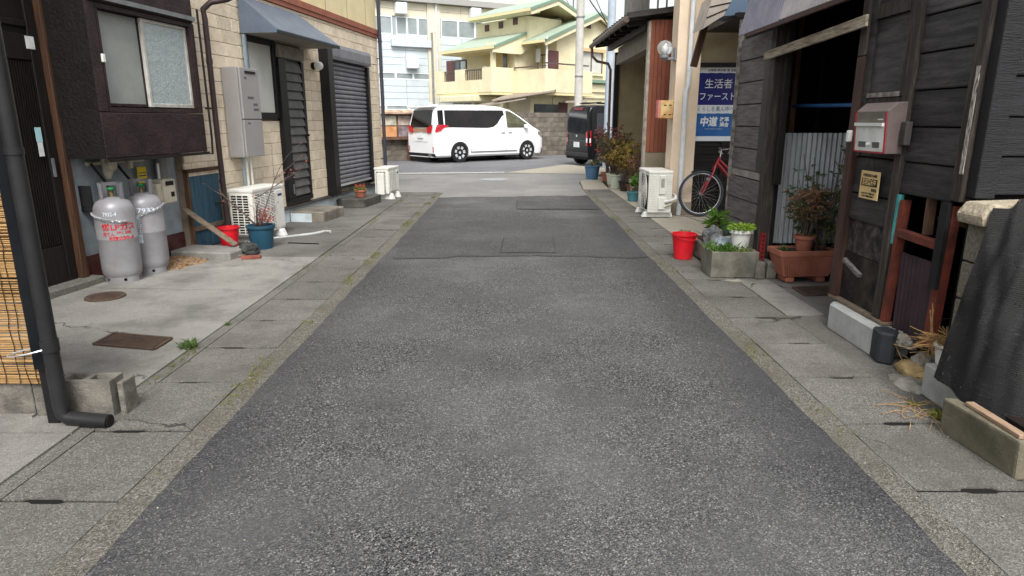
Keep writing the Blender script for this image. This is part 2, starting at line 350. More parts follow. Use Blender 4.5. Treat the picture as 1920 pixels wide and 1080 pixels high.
# iron covers let into the apron
c = G(198, 560); mh = thing('manhole_cover', 'small round rusty iron cover beside the grey gas cylinders', 'manhole cover', (c.x, c.y, .012))
MB().lathe([(.155, .0), (.155, .014), (.14, .014), (.14, .010), (.001, .010)], n=28).build('disc', iron, mh)
mb = MB()
for i in range(-5, 6):
    for j in range(-5, 6):
        if i*i+j*j < 24: mb.box(i*.025-.007, i*.025+.007, j*.025-.007, j*.025+.007, .0105, .0165)
mb.build('tread', iron, mh)
def grate(lbl, pts, z, bars=13):
    c = sum((Vector(p) for p in pts), Vector())/4; c.z = z; t = thing('drain_cover', lbl, 'drain cover', c)
    P = [Vector((p[0]-c.x, p[1]-c.y, 0)) for p in pts]; mb = MB().prism([p*1.0 for p in P], (0, 0, .008)); mb.build('plate', iron, t)
    mb = MB()
    for i in range(4):
        mb.bar(P[i]+Vector((0, 0, .009)), P[(i+1) % 4]+Vector((0, 0, .009)), .022, .012)
    mb.build('frame', iron, t); mb = MB()
    for i in range(1, bars):
        f = i/bars; a = P[0].lerp(P[3], f)*.9; b = P[1].lerp(P[2], f)*.9; mb.bar(a+Vector((0, 0, .011)), b+Vector((0, 0, .011)), .008, .006)
    mb.build('ribs', iron, t)
grate('flat rectangular rusty iron cover in the concrete by the grass tuft', [G(177, 651), G(290, 661), G(322, 640), G(214, 631)], .014)
grate('brown rusty drain plate before the ribbed terracotta planter', [G(1510, 558), G(1562, 556), G(1558, 541), G(1487, 543)], .012, 9)
# grass and moss in the joints
grassm = M('grass_blade', (84, 104, 52), (58, 80, 40), 30, rough=.6, bump=0)
mossm = M('moss_green', (112, 112, 52), (82, 86, 38), 30, rough=.9, bump=0)
def tuft(lbl, c, n, r, h, mat=None, name='grass_tuft', cat='grass'):
    mb = MB(); 
    for i in range(n):
        a = U(0, 6.28); q = r*math.sqrt(U(0, 1)); p = Vector((q*math.cos(a), q*math.sin(a)*1.2, 0)); d = Vector((U(-.7, .7)+p.x*4, U(-.7, .7)+p.y*4, 1)).normalized(); hh = h*U(.4, 1)
        sd = d.cross(Vector((U(-1, 1), U(-1, 1), 0.1))).normalized()*.004; m_ = p+d*hh*.6; tip = p+d*hh+Vector((d.x, d.y, -.5))*hh*.35
        mb.add([p-sd, p+sd, m_+sd*.8, m_-sd*.8, tip], [(0, 1, 2, 3), (3, 2, 4)])
    return tag(mb.build(name, mat or grassm, loc=(c[0], c[1], .012)), lbl, cat)
tuft('low tuft of green grass growing at the gutter joint by the iron cover', G(356, 655), 120, .05, .085)
tuft('small yellow-green weed at the end of the low block wall', G(240, 756), 60, .04, .05, mossm, 'weed', 'weed')
tuft('little weed sprig in the gutter crack before the porch', G(427, 612), 25, .02, .03, grassm, 'weed', 'weed')
tuft('green weed clump at the foot of the pale grey kerb block', G(1767, 788)+Vector((0, .02, 0)), 150, .045, .045, mossm, 'weed', 'weed')
tuft('yellowish weed beside the cracked stone at the gutter edge', G(1710, 762), 40, .03, .03, mossm, 'weed', 'weed')
mb = MB()
for i in range(2200):
    y = U(1.6, 13); x = -1.53+random.gauss(0, .03) if random.random() < .5 else (1.6+random.gauss(0, .03) if random.random() < .45 else -2.09+random.gauss(0, .025))
    if math.sin(y*2.1)+math.sin(y*5.3+x*3) < .5: continue
    for k in range(3): mb.leaf((x+U(-.02, .02), y+U(-.03, .03), .013), (U(-1, 1), U(-1, 1), U(.3, 1)), U(.008, .02), .008)
stuff(mb.build('moss', mossm)); bpy.data.objects['moss']['label'] = 'thin moss growing along the gutter joints'; bpy.data.objects['moss']['category'] = 'moss'
# loose grit and dry bits on the road and gutters
mb = MB()
for i in range(260):
    x, y = U(-2.1, 2.2), U(1.8, 11); r = U(.002, .005); z = .013 if abs(x) > 1.45 else .001
    mb.lathe([(.0, 0), (r, r*.3), (r*.7, r*.8), (0, r)], (x, y, z), n=5)
o = stuff(mb.build('grit', M('pebble', (170, 164, 154), (110, 104, 96), 60, rough=.9, coord='World', bump=0))); o['label'] = 'loose pale grit scattered on the road'; o['category'] = 'grit'
# ================================================================== LEFT ROW (local frame: x outwards, y along the wall, z up)
brown = M('brown_stucco', (54, 40, 41), (34, 25, 26), 5, rough=.55, bump=.9, bscale=34, bdist=.012, dirt=(36, 26, 26), dscale=2)
bluewall = M('pale_blue_render', (162, 172, 180), (132, 142, 150), 4, rough=.85, bump=.6, bscale=50, dirt=(120, 128, 128), dscale=3)
maroon = M('maroon_base', (84, 44, 44), (60, 32, 34), 6, rough=.7, bump=.4, dirt=(100, 88, 80), dscale=4)
woodbrown = M('brown_wood', (84, 58, 42), (52, 36, 27), 5, rough=.6, bump=.4, bscale=30, stretch=(8, 8, .6))
darkwood = M('dark_wood', (30, 26, 24), (18, 16, 15), 6, rough=.5, bump=.3, bscale=40, stretch=(8, 8, .6))
steelgrey = M('grey_aluminium', (138, 142, 146), (112, 116, 120), 8, rough=.45, metal=.5, bump=.05)
white = M('white_paint', (226, 227, 224), (208, 210, 206), 5, rough=.45, bump=.03, dirt=(178, 176, 168), dscale=5, damt=.4)
offwhite = M('cream_plastic', (214, 208, 190), (190, 184, 166), 6, rough=.5, bump=.05, dirt=(150, 140, 122), dscale=8)
black = M('black_metal', (18, 19, 21), (26, 27, 29), 10, rough=.4, bump=.05)
blackrough = M('black_rough', (20, 20, 21), (32, 32, 33), 10, rough=.7, bump=.2)
# ---- house with the brown bay window
bh = thing('brown_house', 'old house with dark brown stucco bay window above pale blue wall', 'house', OL, -AL)
MB().box(-4.5, -.10, -.08, 1.40, .25, 1.16).build('lower_wall', bluewall, bh)
MB().box(-4.5, -.085, -.08, 1.40, 0, .248).build('base_course', maroon, bh)
MB().box(-4.5, -.10, -5.5, 1.40, 2.72, 4.6).build('upper_wall', brown, bh)
MB().box(-4.5, -.10, -.08, 1.40, 1.163, 2.717).build('middle_wall', brown, bh)
MB().box(-4.5, -.1, -5.5, -1.75, 0, 2.715).build('side_wall', brown, bh)
MB().box(-4.6, .45, -6, 1.44, 4.6, 4.72).build('eaves', darkwood, bh)
bay = MB().box(-.098, .34, -.12, 1.37, 1.15, 1.545).build('bay_window', brown, bh, bevel=.008)
MB().box(-.098, .335, -.12, 1.37, 2.45, 3.3).build('bay_head', brown, bh, bevel=.008)
MB().box(-.098, .338, -.12, .00, 1.548, 2.447).build('bay_cheek', brown, bh, bevel=.006)
MB().box(-.098, .338, 1.30, 1.37, 1.548, 2.447).build('bay_cheek', brown, bh, bevel=.006)
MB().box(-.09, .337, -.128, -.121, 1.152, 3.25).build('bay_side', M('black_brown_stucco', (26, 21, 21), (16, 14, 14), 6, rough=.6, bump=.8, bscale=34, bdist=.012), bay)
MB().box(-.05, .05, .003, 1.297, 1.55, 2.445).build('inner_lining', dark, bay)
fr = MB(); fr.box(.22, .335, .003, 1.297, 1.55, 1.59); fr.box(.22, .335, .003, 1.297, 2.41, 2.445); fr.box(.22, .335, .003, .03, 1.593, 2.407); fr.box(.22, .335, 1.28, 1.297, 1.593, 2.407)
fr.build('window_frame', brown, bay)
fb = MB(); fb.box(.345, .375, -.1, 1.35, 2.47, 2.51); fb.build('rain_rail', steelgrey, bay)
screen = M('insect_screen', (152, 156, 152), (136, 140, 137), 3, rough=.75, bump=.25, bscale=600)
def pebble_glass():
    m = M('pebbled_glass', (166, 176, 178), (148, 160, 162), 26, rough=.3, bump=0, spec=.6)
    nt = m.node_tree; v = nt.nodes.new('ShaderNodeTexVoronoi'); v.inputs['Scale'].default_value = 52; v.feature = 'SMOOTH_F1'
    tc = nt.nodes.new('ShaderNodeTexCoord'); nt.links.new(tc.outputs['Object'], v.inputs['Vector'])
    b = nt.nodes.new('ShaderNodeBump'); b.inputs['Strength'].default_value = .35; b.inputs['Distance'].default_value = .01
    nt.links.new(v.outputs['Distance'], b.inputs['Height']); nt.links.new(b.outputs[0], nt.nodes['Principled BSDF'].inputs['Normal']); return m
pg = pebble_glass()
MB().box(.245, .25, .035, .62, 1.62, 2.40).build('screen', screen, bay)
f = MB(); f.box(.25, .268, .033, .055, 1.60, 2.405); f.box(.25, .268, .60, .635, 1.60, 2.405); f.box(.25, .268, .055, .60, 1.60, 1.625); f.build('screen_frame', brown, bay)
sash = M('pale_sash', (196, 196, 190), (168, 166, 158), 8, rough=.5, dirt=(120, 110, 100), dscale=9)
f = MB(); f.box(.27, .30, .60, .635, 1.60, 2.405); f.box(.27, .30, 1.245, 1.278, 1.60, 2.405); f.box(.27, .30, .635, 1.245, 1.60, 1.635); f.box(.27, .30, .635, 1.245, 2.375, 2.405); f.build('sash', sash, bay, bevel=.003)
MB().box(.282, .288, .63, 1.25, 1.63, 2.38).build('pane', pg, bay)
MB().box(.34, .362, -.02, .018, 1.96, 2.03).build('crime_sensor', white, bay, bevel=.006)
MB().box(.34, .368, -.10, 1.36, 1.12, 1.148).build('drip_edge', darkwood, bay)
MB().tube([(.30, 1.36, 1.14), (.36, 1.42, 1.12), (.365, 1.43, 1.28), (.36, 1.42, 2.6)], .012).build('cable', black, bay)
# sliding lattice door
dr = MB().box(-.16, -.12, -1.74, -.16, .06, 2.714).build('sliding_door', darkwood, bh)
MB().box(-.14, -.045, -.158, -.085, .0, 2.714).build('door_jamb', woodbrown, bh, bevel=.006)
mb = MB()
for i in range(58):
    y = -1.62+i*.0245; mb.box(-.118, -.104, y, y+.011, .42, 1.95)
mb.build('lattice', darkwood, dr)
mb = MB(); mb.box(-.118, -.095, -.26, -.165, .07, 2.7); mb.box(-.118, -.095, -1.73, -1.64, .07, 2.7); mb.box(-.118, -.096, -1.636, -.263, 1.96, 2.16); mb.box(-.118, -.096, -1.636, -.263, .07, .40); mb.box(-.118, -.096, -1.636, -.263, 2.22, 2.27); mb.build('door_frame', darkwood, dr, bevel=.004)
MB().box(-.118, -.08, -.245, -.225, 1.0, 1.16).build('door_pull', steelgrey, dr)
paper = M('paper', (214, 216, 214), (186, 192, 192), 12, rough=.8)
MB().box(-.094, -.091, -.30, -.215, 2.05, 2.15).build('paper_scrap', paper, dr)
MB().box(-.094, -.091, -.36, -.30, 1.30, 1.42).build('paper_strip', M('pale_blue_paper', (150, 196, 204), (176, 208, 212), 12, rough=.8), dr)
MB().box(-.094, -.091, -.355, -.305, 1.18, 1.298).build('paper_strip', paper, dr)
MB().box(-.20, .06, -1.8, -.02, .0, .075).build('door_sill', slabmat, bh, bevel=.01)
# parking number bracket and pipes under the bay
mb = MB(); mb.box(-.1, .02, .0, .02, .70, .90); mb.box(-.1, .03, .0, .22, .66, .70); mb.build('wall_bracket', blackrough, bh, bevel=.004)
# ---- the tiled house
tilem = M('beige_tile', (230, 217, 196), (212, 197, 175), 7, rough=.8, bump=.8, bscale=28, rnd=.09, dirt=(194, 177, 152), dscale=5, bdist=.012)
grout = M('grout', (150, 136, 120), (128, 116, 102), 10, rough=.95)
th = thing('tiled_house', 'two storey house clad in beige block tiles with blue awning and roller shutter', 'house', OL, -AL)
S0, S1 = 1.41, 7.93
MB().box(-5, -.02, S0, S1, 0.0, 3.04).build('wall', grout, th)
ivory = M('ivory_render', (226, 214, 172), (214, 202, 160), 3, rough=.85, bump=.2)
MB().box(-5, -.01, S0, S1, 3.2, 5.6).build('upper_wall', ivory, th)
for i in range(7): MB().box(-.0098, -.006, S0+.5+i*.91, S0+.512+i*.91, 3.21, 5.59).build('panel_joint', grout, th)
trim = M('terracotta_trim', (158, 100, 82), (140, 86, 70), 8, rough=.7)
MB().box(-5, .03, S0, S1+.02, 3.042, 3.105).build('trim_band', trim, th); MB().box(-5, .045, S0, S1+.02, 3.107, 3.198).build('trim_band', trim, th)
MB().box(-5.1, .10, S0, S1+.05, 5.6, 5.75).build('roof_edge', steelgrey, th)
MB().box(-.019, .012, 2.15, S1, .0, .205).build('plinth', M('painted_plinth', (196, 208, 214), (170, 182, 188), 4, rough=.8, dirt=(120, 120, 114), dscale=3), th)
MB().box(-.019, .045, 2.12, S1+.01, .208, .245).build('ledge', M('slate_trim', (84, 82, 84), (66, 64, 66), 8, rough=.6), th)
MB().box(-5, -.03, S1+.001, S1+.012, 0, 3.03).build('end_wall', ivory, th)
holes = [(5.13, 7.14, .28, 2.70), (3.66, 4.48, .28, 2.52), (2.88, 3.68, 1.50, 2.54), (1.40, 2.10, 0, .93)]
ub = MB().box(0, .024, 0, 1, 0, 1); um = ub.build('tile', tilem, th, bevel=.0); um.data.name = 'tile_unit'; bpy.data.objects.remove(um)
bm = bmesh.new(); bm.from_mesh(bpy.data.meshes['tile_unit']); bm.free()
tiles = []; row = 0; z = .248; RH = .1525
while z < 3.03:
    z1 = min(z+RH, 3.038); y = S0-.02-random.choice((0, .1, .2)); zc = (z+z1)/2
    while y < S1:
        ln = random.choice((.155, .23, .31, .31)); a, b = max(y, S0+.003), min(y+ln, S1-.003); y += ln
        segs = [(a, b)]
        for h0, h1, q0, q1 in holes:
            if q0 < zc < q1:
                ns = []
                for a_, b_ in segs:
                    if b_ <= h0 or a_ >= h1: ns.append((a_, b_)); continue
                    if a_ < h0: ns.append((a_, h0))
                    if b_ > h1: ns.append((h1, b_))
                segs = ns
        for a_, b_ in segs:
            if b_-a_ > .03: tiles.append((a_, b_, z, z1))
    z += RH; row += 1
tiles.sort(key=lambda t: t[0]+.4*abs(t[2]-1.6))
tm = {}
rest = MB()
for i, (a, b, z0, z1) in enumerate(tiles):
    key = (round(b-a, 2), round(z1-z0, 3))
    if i < 298:
        if key not in tm:
            o = MB().box(-.018, .006, .0018, key[0]-.0018, .0018, key[1]-.0018).build('tile', tilem, th, bevel=.005); tm[key] = o.data
        else: o = link('tile', tm[key], None, th)
        o.location = (U(-.002, .002), a, z0)
    else: rest.box(-.018, .005, a+.003, b-.003, z0+.003, z1-.003)
if rest.v: stuff(rest.build('far_tiles', tilem, th, bevel=.004))
# window with frosted pane
frost = M('frosted_glass', (198, 200, 194), (178, 182, 178), 2, rough=.3, bump=.05, spec=.6)
wn = MB().box(-.02, .0, 2.9, 3.66, 1.53, 2.51).build('window', black, th)
MB().box(.001, .012, 2.95, 3.56, 1.58, 2.46).build('pane', frost, wn)
mb = MB(); mb.box(.001, .04, 2.88, 2.94, 1.5, 2.54); mb.box(.001, .04, 3.57, 3.66, 1.5, 2.54); mb.box(.001, .04, 2.943, 3.567, 1.5, 1.57); mb.box(.001, .04, 2.943, 3.567, 2.47, 2.54); mb.build('window_frame', black, wn, bevel=.004)
# louvred door
lv = MB().box(-.02, .0, 3.68, 4.46, .3, 2.51).build('louvre_door', M('louvre_grey', (92, 92, 90), (76, 76, 74), 6, rough=.55), th)
lm = M('louvre_grey', (0, 0, 0))
mb = MB(); mb.box(.001, .07, 3.66, 3.86, .36, 2.32); mb.box(.001, .05, 4.39, 4.47, .36, 2.32); mb.build('louvre_frame', black, lv, bevel=.004)
MB().box(.001, .055, 3.66, 4.47, .29, .355).build('sill', black, lv)
MB().box(.001, .075, 3.66, 4.46, 2.33, 2.5).build('head_box', M('weathered_grey', (150, 146, 138), (120, 114, 106), 9, rough=.7, dirt=(100, 92, 84), dscale=8), lv, bevel=.006)
n = 15
for i in range(n):
    z0 = .40+i*(1.9/n); MB().prism([(.012, 3.865, z0), (.05, 3.865, z0-.025), (.054, 3.865, z0-.015), (.02, 3.865, z0+.115), (.012, 3.865, z0+.115)], (0, .52, 0)).build('slat', lm, lv)
MB().box(.07, .085, 3.80, 3.815, .42, .56).build('handle', steelgrey, lv)
MB().box(.05, .09, 4.41, 4.43, 1.24, 1.27).build('latch', black, lv)
# roller shutter
rs = MB().box(-.02, .002, 5.15, 7.12, .3, 2.68).build('roller_shutter', black, th)
shm = M('shutter_grey', (132, 132, 138), (114, 114, 121), 5, rough=.4, metal=.4, bump=.04)
mb = MB(); mb.box(.003, .16, 5.13, 5.33, .26, 2.685); mb.build('guide_rail', black, rs, bevel=.004); MB().box(.003, .10, 7.05, 7.14, .30, 2.44).build('guide_rail', black, rs, bevel=.004)
bx = MB().prism([(.003, 5.335, 2.45), (.13, 5.335, 2.45), (.14, 5.335, 2.5), (.14, 5.335, 2.63), (.12, 5.335, 2.69), (.003, 5.335, 2.69)], (0, 1.80, 0)).build('shutter_box', shm, rs)
n = 27
for i in range(n):
    z0 = .40+i*(2.04/n); h = 2.04/n
    MB().prism([(.03, 5.34, z0+.004), (.048, 5.34, z0+h*.25), (.05, 5.34, z0+h*.6), (.03, 5.34, z0+h-.004), (.02, 5.34, z0+h-.004), (.02, 5.34, z0+.004)], (0, 1.70, 0)).build('slat', shm, rs)
MB().box(.022, .075, 5.34, 7.04, .365, .398).build('bottom_rail', M('bright_rail', (206, 208, 210), None, rough=.35, metal=.7, bump=0), rs)
# blue wooden door beneath the downpipe
bd = MB().box(-.06, -.019, 1.44, 2.06, .02, .90).build('blue_door', M('faded_blue_board', (60, 96, 116), (44, 74, 94), 4, rough=.7, stretch=(9, 9, .7), bump=.4, bscale=30, dirt=(90, 108, 112), dscale=6), th)
for i in range(5): MB().box(-.018, -.006, 1.445+i*.123, 1.445+i*.123+.119, .03, .885).build('board', MATS['faded_blue_board'], bd, bevel=.003)
greywood = M('weathered_wood', (140, 126, 108), (98, 86, 72), 6, rough=.85, stretch=(1, 6, 6), bump=.6, bscale=40, dirt=(76, 66, 56), dscale=5)
oldw = M('old_brown_timber', (112, 86, 66), (72, 54, 42), 7, rough=.85, bump=.5, stretch=(6, 6, .7), bscale=30)
mb = MB(); mb.box(-.018, .03, 1.40, 1.438, 0, .93); mb.build('door_post', oldw, th); MB().box(-.018, .04, 1.40, 2.12, .905, .945).build('door_head', woodbrown, th); MB().box(-.005, .02, 1.44, 2.06, .24, .29).build('cross_board', greywood, th)
# blue awning: dark cheek, pale blue sloping top
aw = thing('awning', 'slate blue metal awning over the frosted window and louvred door', 'awning', LW(0, 0, 0), -AL)
ablue = M('awning_blue', (112, 124, 140), (96, 108, 124), 4, rough=.4, metal=.3, bump=.03); ash = M('awning_soffit', (156, 152, 142), (136, 132, 122), 5, rough=.7)
wz0, wz1, ft = 2.54, 2.98, 2.54
y0, y1, dpt = 2.82, 4.75, .52
ya, yb = 2.9, 4.68
top = [(.028, 2.82, wz1), (dpt, y0, ft+.03), (dpt, y1, ft+.03), (.028, y1-.3, wz1)]
MB().prism(top, (0, 0, .012)).build('top_sheet', ablue, aw)
MB().prism([(.028, y0, ft), (.028, y0, wz1), (dpt, y0, ft+.03), (dpt, y0, ft)], (0, .008, 0)).build('cheek', ablue, aw)
MB().prism([(.028, y0+.009, ft), (dpt, y0+.009, ft), (dpt, y1, ft), (.028, y1, ft)], (0, 0, .008)).build('soffit', ash, aw)
MB().box(dpt, dpt+.012, y0, y1, ft-.012, ft+.028).build('front_edge', black, aw)
MB().prism([(.028, y1, ft), (.028, y1-.3, wz1), (dpt, y1, ft+.03), (dpt, y1, ft)], (0, .008, 0)).build('cheek', ablue, aw)
MB().box(.03, .07, 2.83, 2.87, 1.3, 2.53).build('strut', M('pipe_bluegrey', (138, 154, 164), (118, 134, 144), 6, rough=.5), aw)
# wall lamp
lp = thing('wall_lamp', 'small white globe wall lamp between louvred door and roller shutter', 'lamp', LW(.006, 4.87, 2.3), -AL)
ry = Matrix.Rotation(PI/2, 3, 'Y')
MB().lathe([(.055, 0), (.055, .045), (.04, .05)], n=18, R=ry).build('socket', black, lp, smooth=True)
MB().lathe([(.05, .05), (.066, .08), (.068, .115), (.055, .15), (.03, .172), (0, .178)], n=20, R=ry).build('globe', M('opal_glass', (232, 236, 236), None, rough=.2, bump=0, spec=.6), lp, smooth=2)
# downpipes
pipeb = M('brown_downpipe', (66, 54, 54), (54, 44, 44), 5, rough=.4, bump=.05)
pp = thing('downpipe', 'brown downpipe running down the tile wall to the blue door', 'downpipe', LW(.12, 1.93, 0), -AL)
MB().tube([(0, .02, .09), (0, 0, 1.2), (0, 0, 2.58), (-.01, .0, 2.68), (.06, .05, 2.76), (.2, .14, 2.80), (.3, .2, 2.86)], .032, 12).build('pipe', pipeb, pp, smooth=True)
for z in (.75, 2.1): MB().lathe([(.036, z), (.036, z+.05)], n=14).build('collar', pipeb, pp, smooth=True)
for z in (.5, 1.6): MB().box(-.12, .0, -.008, .008, z, z+.02).build('clip', pipeb, pp)
pd = M('dark_grey_downpipe', (62, 64, 74), (52, 54, 62), 5, rough=.4, bump=.04)
pp = thing('downpipe', 'dark grey downpipe at the far corner of the tiled house', 'downpipe', LW(.09, 7.83, 0), -AL)
MB().tube([(0, 0, .0), (0, 0, 5.5)], .035, 12).build('pipe', pd, pp, smooth=True)
for z in (1.0, 2.95): MB().lathe([(.04, z), (.04, z+.05)], n=14).build('collar', pd, pp, smooth=True); MB().box(-.09, 0, -.008, .008, z-.3, z-.28).build('clip', pd, pp)
# water heater
wh = thing('water_heater', 'tall grey wall-mounted water heater above the outdoor unit', 'water heater', LW(.02, 2.3, 1.03), -AL)
whm = M('heater_grey', (168, 166, 166), (160, 158, 158), 3, rough=.4, metal=.3, bump=.02)
MB().box(0, .205, 0, .45, 0, 1.07).build('casing', whm, wh, bevel=.012, seg=2)
MB().box(.206, .235, .008, .442, .46, 1.065).build('upper_cover', whm, wh, bevel=.008); MB().box(.206, .232, .008, .442, .005, .452).build('lower_cover', whm, wh, bevel=.008)
MB().box(.235, .243, .12, .36, 1.0, 1.03).build('exhaust_slot', black, wh)
dk = M('grey_print', (92, 92, 96), None, rough=.6, bump=0)
for z, y, a in ((.93, .1, .05), (.62, .26, .1), (.56, .26, .12), (.7, .14, .14)): MB().box(.2351, .2362, y, y+a, z, z+.03).build('print', dk, wh)
MB().box(.2321, .2335, .1, .16, .40, .42).build('print', dk, wh)
for i, y in enumerate((.12, .2, .3)): MB().tube([(.1, y, 0), (.1, y, -.4), (.06, y+.02, -.62)], .016, 8).build('pipe', MATS['white_paint'] if i else MATS['pipe_bluegrey'], wh, smooth=True)
# outdoor units
acw = M('aircon_ivory', (222, 222, 216), (210, 210, 204), 4, rough=.45, bump=.02, dirt=(170, 164, 150), dscale=6, damt=.4)
def aircon(lbl, loc, rz, W=.80, D=.30, Ht=.56, z0=.10, fins=True, style=0, mirror=False):
    t = thing('outdoor_unit', lbl, 'air conditioner', loc, rz, 'outdoor air conditioner units')
    MB().box(-D/2, D/2, 0, W, z0, z0+Ht).build('casing', acw, t, bevel=.014, seg=2)
    MB().box(-D/2-.008, D/2+.008, -.008, W+.008, z0+Ht-.03, z0+Ht+.012).build('lid', acw, t, bevel=.01, seg=2)
    MB().box(D/2-.004, D/2+.004, .04, W*.68, z0+.04, z0+Ht-.06).build('fan_recess', dark, t)
    if style == 0:
        mb = MB(); n = 24
        for i in range(n):
            z = z0+.045+i*(Ht-.11)/n; mb.prism([(D/2, .03, z), (D/2+.016, .03, z+.004), (D/2+.012, .03, z+.012), (D/2, .03, z+.010)], (0, W*.66, 0))
        for k in range(5): mb.box(D/2+.001, D/2+.01, .04+k*W*.155, .047+k*W*.155, z0+.045, z0+Ht-.06)
        mb.build('front_grille', acw, t)
    else:
        mb = MB(); yc, zc, R = W*.40, z0+Ht*.5, Ht*.46
        for r in [R*k/7 for k in range(1, 8)]:
            mb.tube([(D/2+.02, yc+r*math.cos(a), zc+r*math.sin(a)) for a in [2*PI*j/28 for j in range(29)]], .0045, 5, False)
        for k in range(8):
            a = 2*PI*k/8; mb.tube([(D/2+.02, yc, zc), (D/2+.02, yc+R*math.cos(a), zc+R*math.sin(a))], .005, 5)
        mb.build('fan_guard', acw, t)
        MB().lathe([(R*.3, 0), (R*.3, .02), (0, .028)], (D/2+.005, yc, zc), n=16, R=ry).build('fan_hub', acw, t)
    MB().box(D/2, D/2+.008, W*.72, W-.02, z0+.03, z0+Ht-.05).build('service_panel', acw, t, bevel=.005)
    if style == 0: MB().box(D/2+.008, D/2+.0095, W*.78, W*.92, z0+Ht-.13, z0+Ht-.10).build('print', M('navy_print', (52, 58, 96), None, rough=.6, bump=0), t)
    if fins:
        MB().box(-D/2+.03, D/2-.05, -.004, .002, z0+.03, z0+Ht-.06).build('coil', dark, t); mb = MB(); n = 15
        for i in range(n+1):
            z = z0+.03+i*(Ht-.09)/n; mb.box(-D/2+.025, D/2-.045, -.014, -.004, z-.004, z+.004)
        for k in range(4):
            x = -D/2+.03+k*(D-.08)/3; mb.box(x-.004, x+.004, -.016, -.005, z0+.03, z0+Ht-.06)
        mb.build('side_grille', acw, t)
    else:
        MB().box(-D*.22, D*.08, -.03, .002, z0+.05, z0+Ht*.38).build('valve_cover', acw, t, bevel=.012, seg=2)
        MB().box(-D*.22, D*.06, -.025, .002, z0+Ht*.45, z0+Ht*.92).build('side_handle', acw, t, bevel=.01); MB().box(-D*.15, D*.0, -.027, -.024, z0+Ht*.62, z0+Ht*.84).build('rating_plate', M('grey_label', (170, 170, 166), (130, 130, 128), 60, rough=.6), t)
        mb = MB()
        for i in range(14):
            z = z0+.06+i*.038; mb.box(D*.16, D*.46, -.006, .001, z, z+.012); mb.box(-D*.46, -D*.28, -.006, .001, z, z+.012)
        mb.build('side_louvres', acw, t)
    for y in (.12, W-.14):
        mb = MB().prism([(-D/2-.05, y-.05, 0), (D/2+.07, y-.05, 0), (D/2+.03, y-.05, z0), (-D/2-.02, y-.05, z0)], (0, .1, 0)); mb.build('foot', white, t, bevel=.008)
    return t
a1 = aircon('white outdoor unit beside the blue flower pot', LW(.30, 1.98, .012), -AL, W=.76, D=.31, Ht=.56, z0=.09)
a2 = aircon('white outdoor unit at the far corner of the tiled house', LW(.42, 6.62, .012), -AL, W=.62, D=.27, Ht=.48, z0=.11)
MB().box(-.08, .06, -.05, .03, .1, .5).build('louvre_shield', acw, a2, bevel=.005)
# gas cylinders
gas = M('cylinder_grey', (150, 150, 154), (136, 136, 141), 4, rough=.38, metal=.15, bump=.03, bscale=90, dirt=(112, 100, 90), dscale=5, damt=.5)
red = M('red_print', (196, 44, 48), (176, 38, 44), 30, rough=.6, bump=0); pale = M('pale_print', (206, 216, 226), None, rough=.7, bump=0)
def cylinder(lbl, c, face):
    t = thing('gas_cylinder', lbl, 'gas cylinder', c, face, 'gas cylinders under the bay window'); r = .168
    MB().lathe([(r*.86, .055), (r*.97, .085), (r, .13), (r, .405), (r*1.012, .41), (r*1.012, .418), (r, .423), (r, .655), (r*.96, .70), (r*.82, .745), (r*.5, .778), (.03, .788), (0, .788)], n=40).build('shell', gas, t, smooth=True)
    mb = MB()
    n = 36
    for k in range(n):
        if k % 6 == 0: zs = [(.0, .022), (.048, .06)]
        else: zs = [(.0, .06)]
        for z0, z1 in zs: mb.lathe([(.146, z0), (.148, z1), (.138, z1), (.136, z0), (.146, z0)], n=1, a0=2*PI*k/n, a1=2*PI*(k+1)/n)
    mb.build('foot_ring', gas, t, smooth=False)
    mb = MB()
    for a0, a1 in ((.75, 2.6), (3.5, 5.5)): mb.lathe([(.098, .772), (.102, .90), (.094, .90), (.090, .772), (.098, .772)], n=14, a0=a0, a1=a1)
    mb.lathe([(.1025, .885), (.1025, .915), (.094, .915), (.094, .885), (.1025, .885)], n=22, a0=.75, a1=5.5); mb.build('collar', gas, t, smooth=True)
    MB().lathe([(.02, .785), (.022, .83), (.014, .835), (.014, .86)], n=10).build('valve', M('brass', (156, 140, 104), (120, 106, 78), 20, rough=.4, metal=.7), t, smooth=True)
    MB().lathe([(.03, .85), (.034, .86), (.03, .872), (0, .874)], n=12).build('valve_wheel', M('green_plastic', (30, 120, 66), None, rough=.5, bump=0), t)
    return t
c1 = LW(.19, .05, .012); c2 = LW(.20, .43, .012)
f1 = math.atan2(-c1.y, -c1.x)
g1 = cylinder('grey gas cylinder with red printed lettering next to the door jamb', c1, f1)
R1 = .1695
for s_, sz, a_, z_, b_, w_ in (('燃LPガス', .07, .14, .525, .0015, .29), ('充てん', .042, -.42, .462, .0008, .10), ('FP1 588', .032, .34, .476, .0004, .12), ('期限', .036, -.20, .422, .0012, .075), ('2030-4', .05, .36, .424, .0012, .16)):
    text(s_, sz, red, g1, TR(0, 0, z_), bold=b_, width=w_, bend=(R1, a_))
text('7932-4', .05, pale, g1, TR(0, 0, .645), bold=.0005, width=.11, bend=(R1, -.25))
g2 = cylinder('grey gas cylinder with pale vertical lettering nearer the gas meter', c2, math.atan2(-c2.y, -c2.x))
text('7932', .06, pale, g2, TR(0, 0, .63), bold=.001, width=.15, bend=(R1, .1))
for i, ch in enumerate('高圧ガス容器'): text(ch, .045, pale, g2, TR(0, 0, .56-i*.045), bold=.001, bend=(R1, -.35))
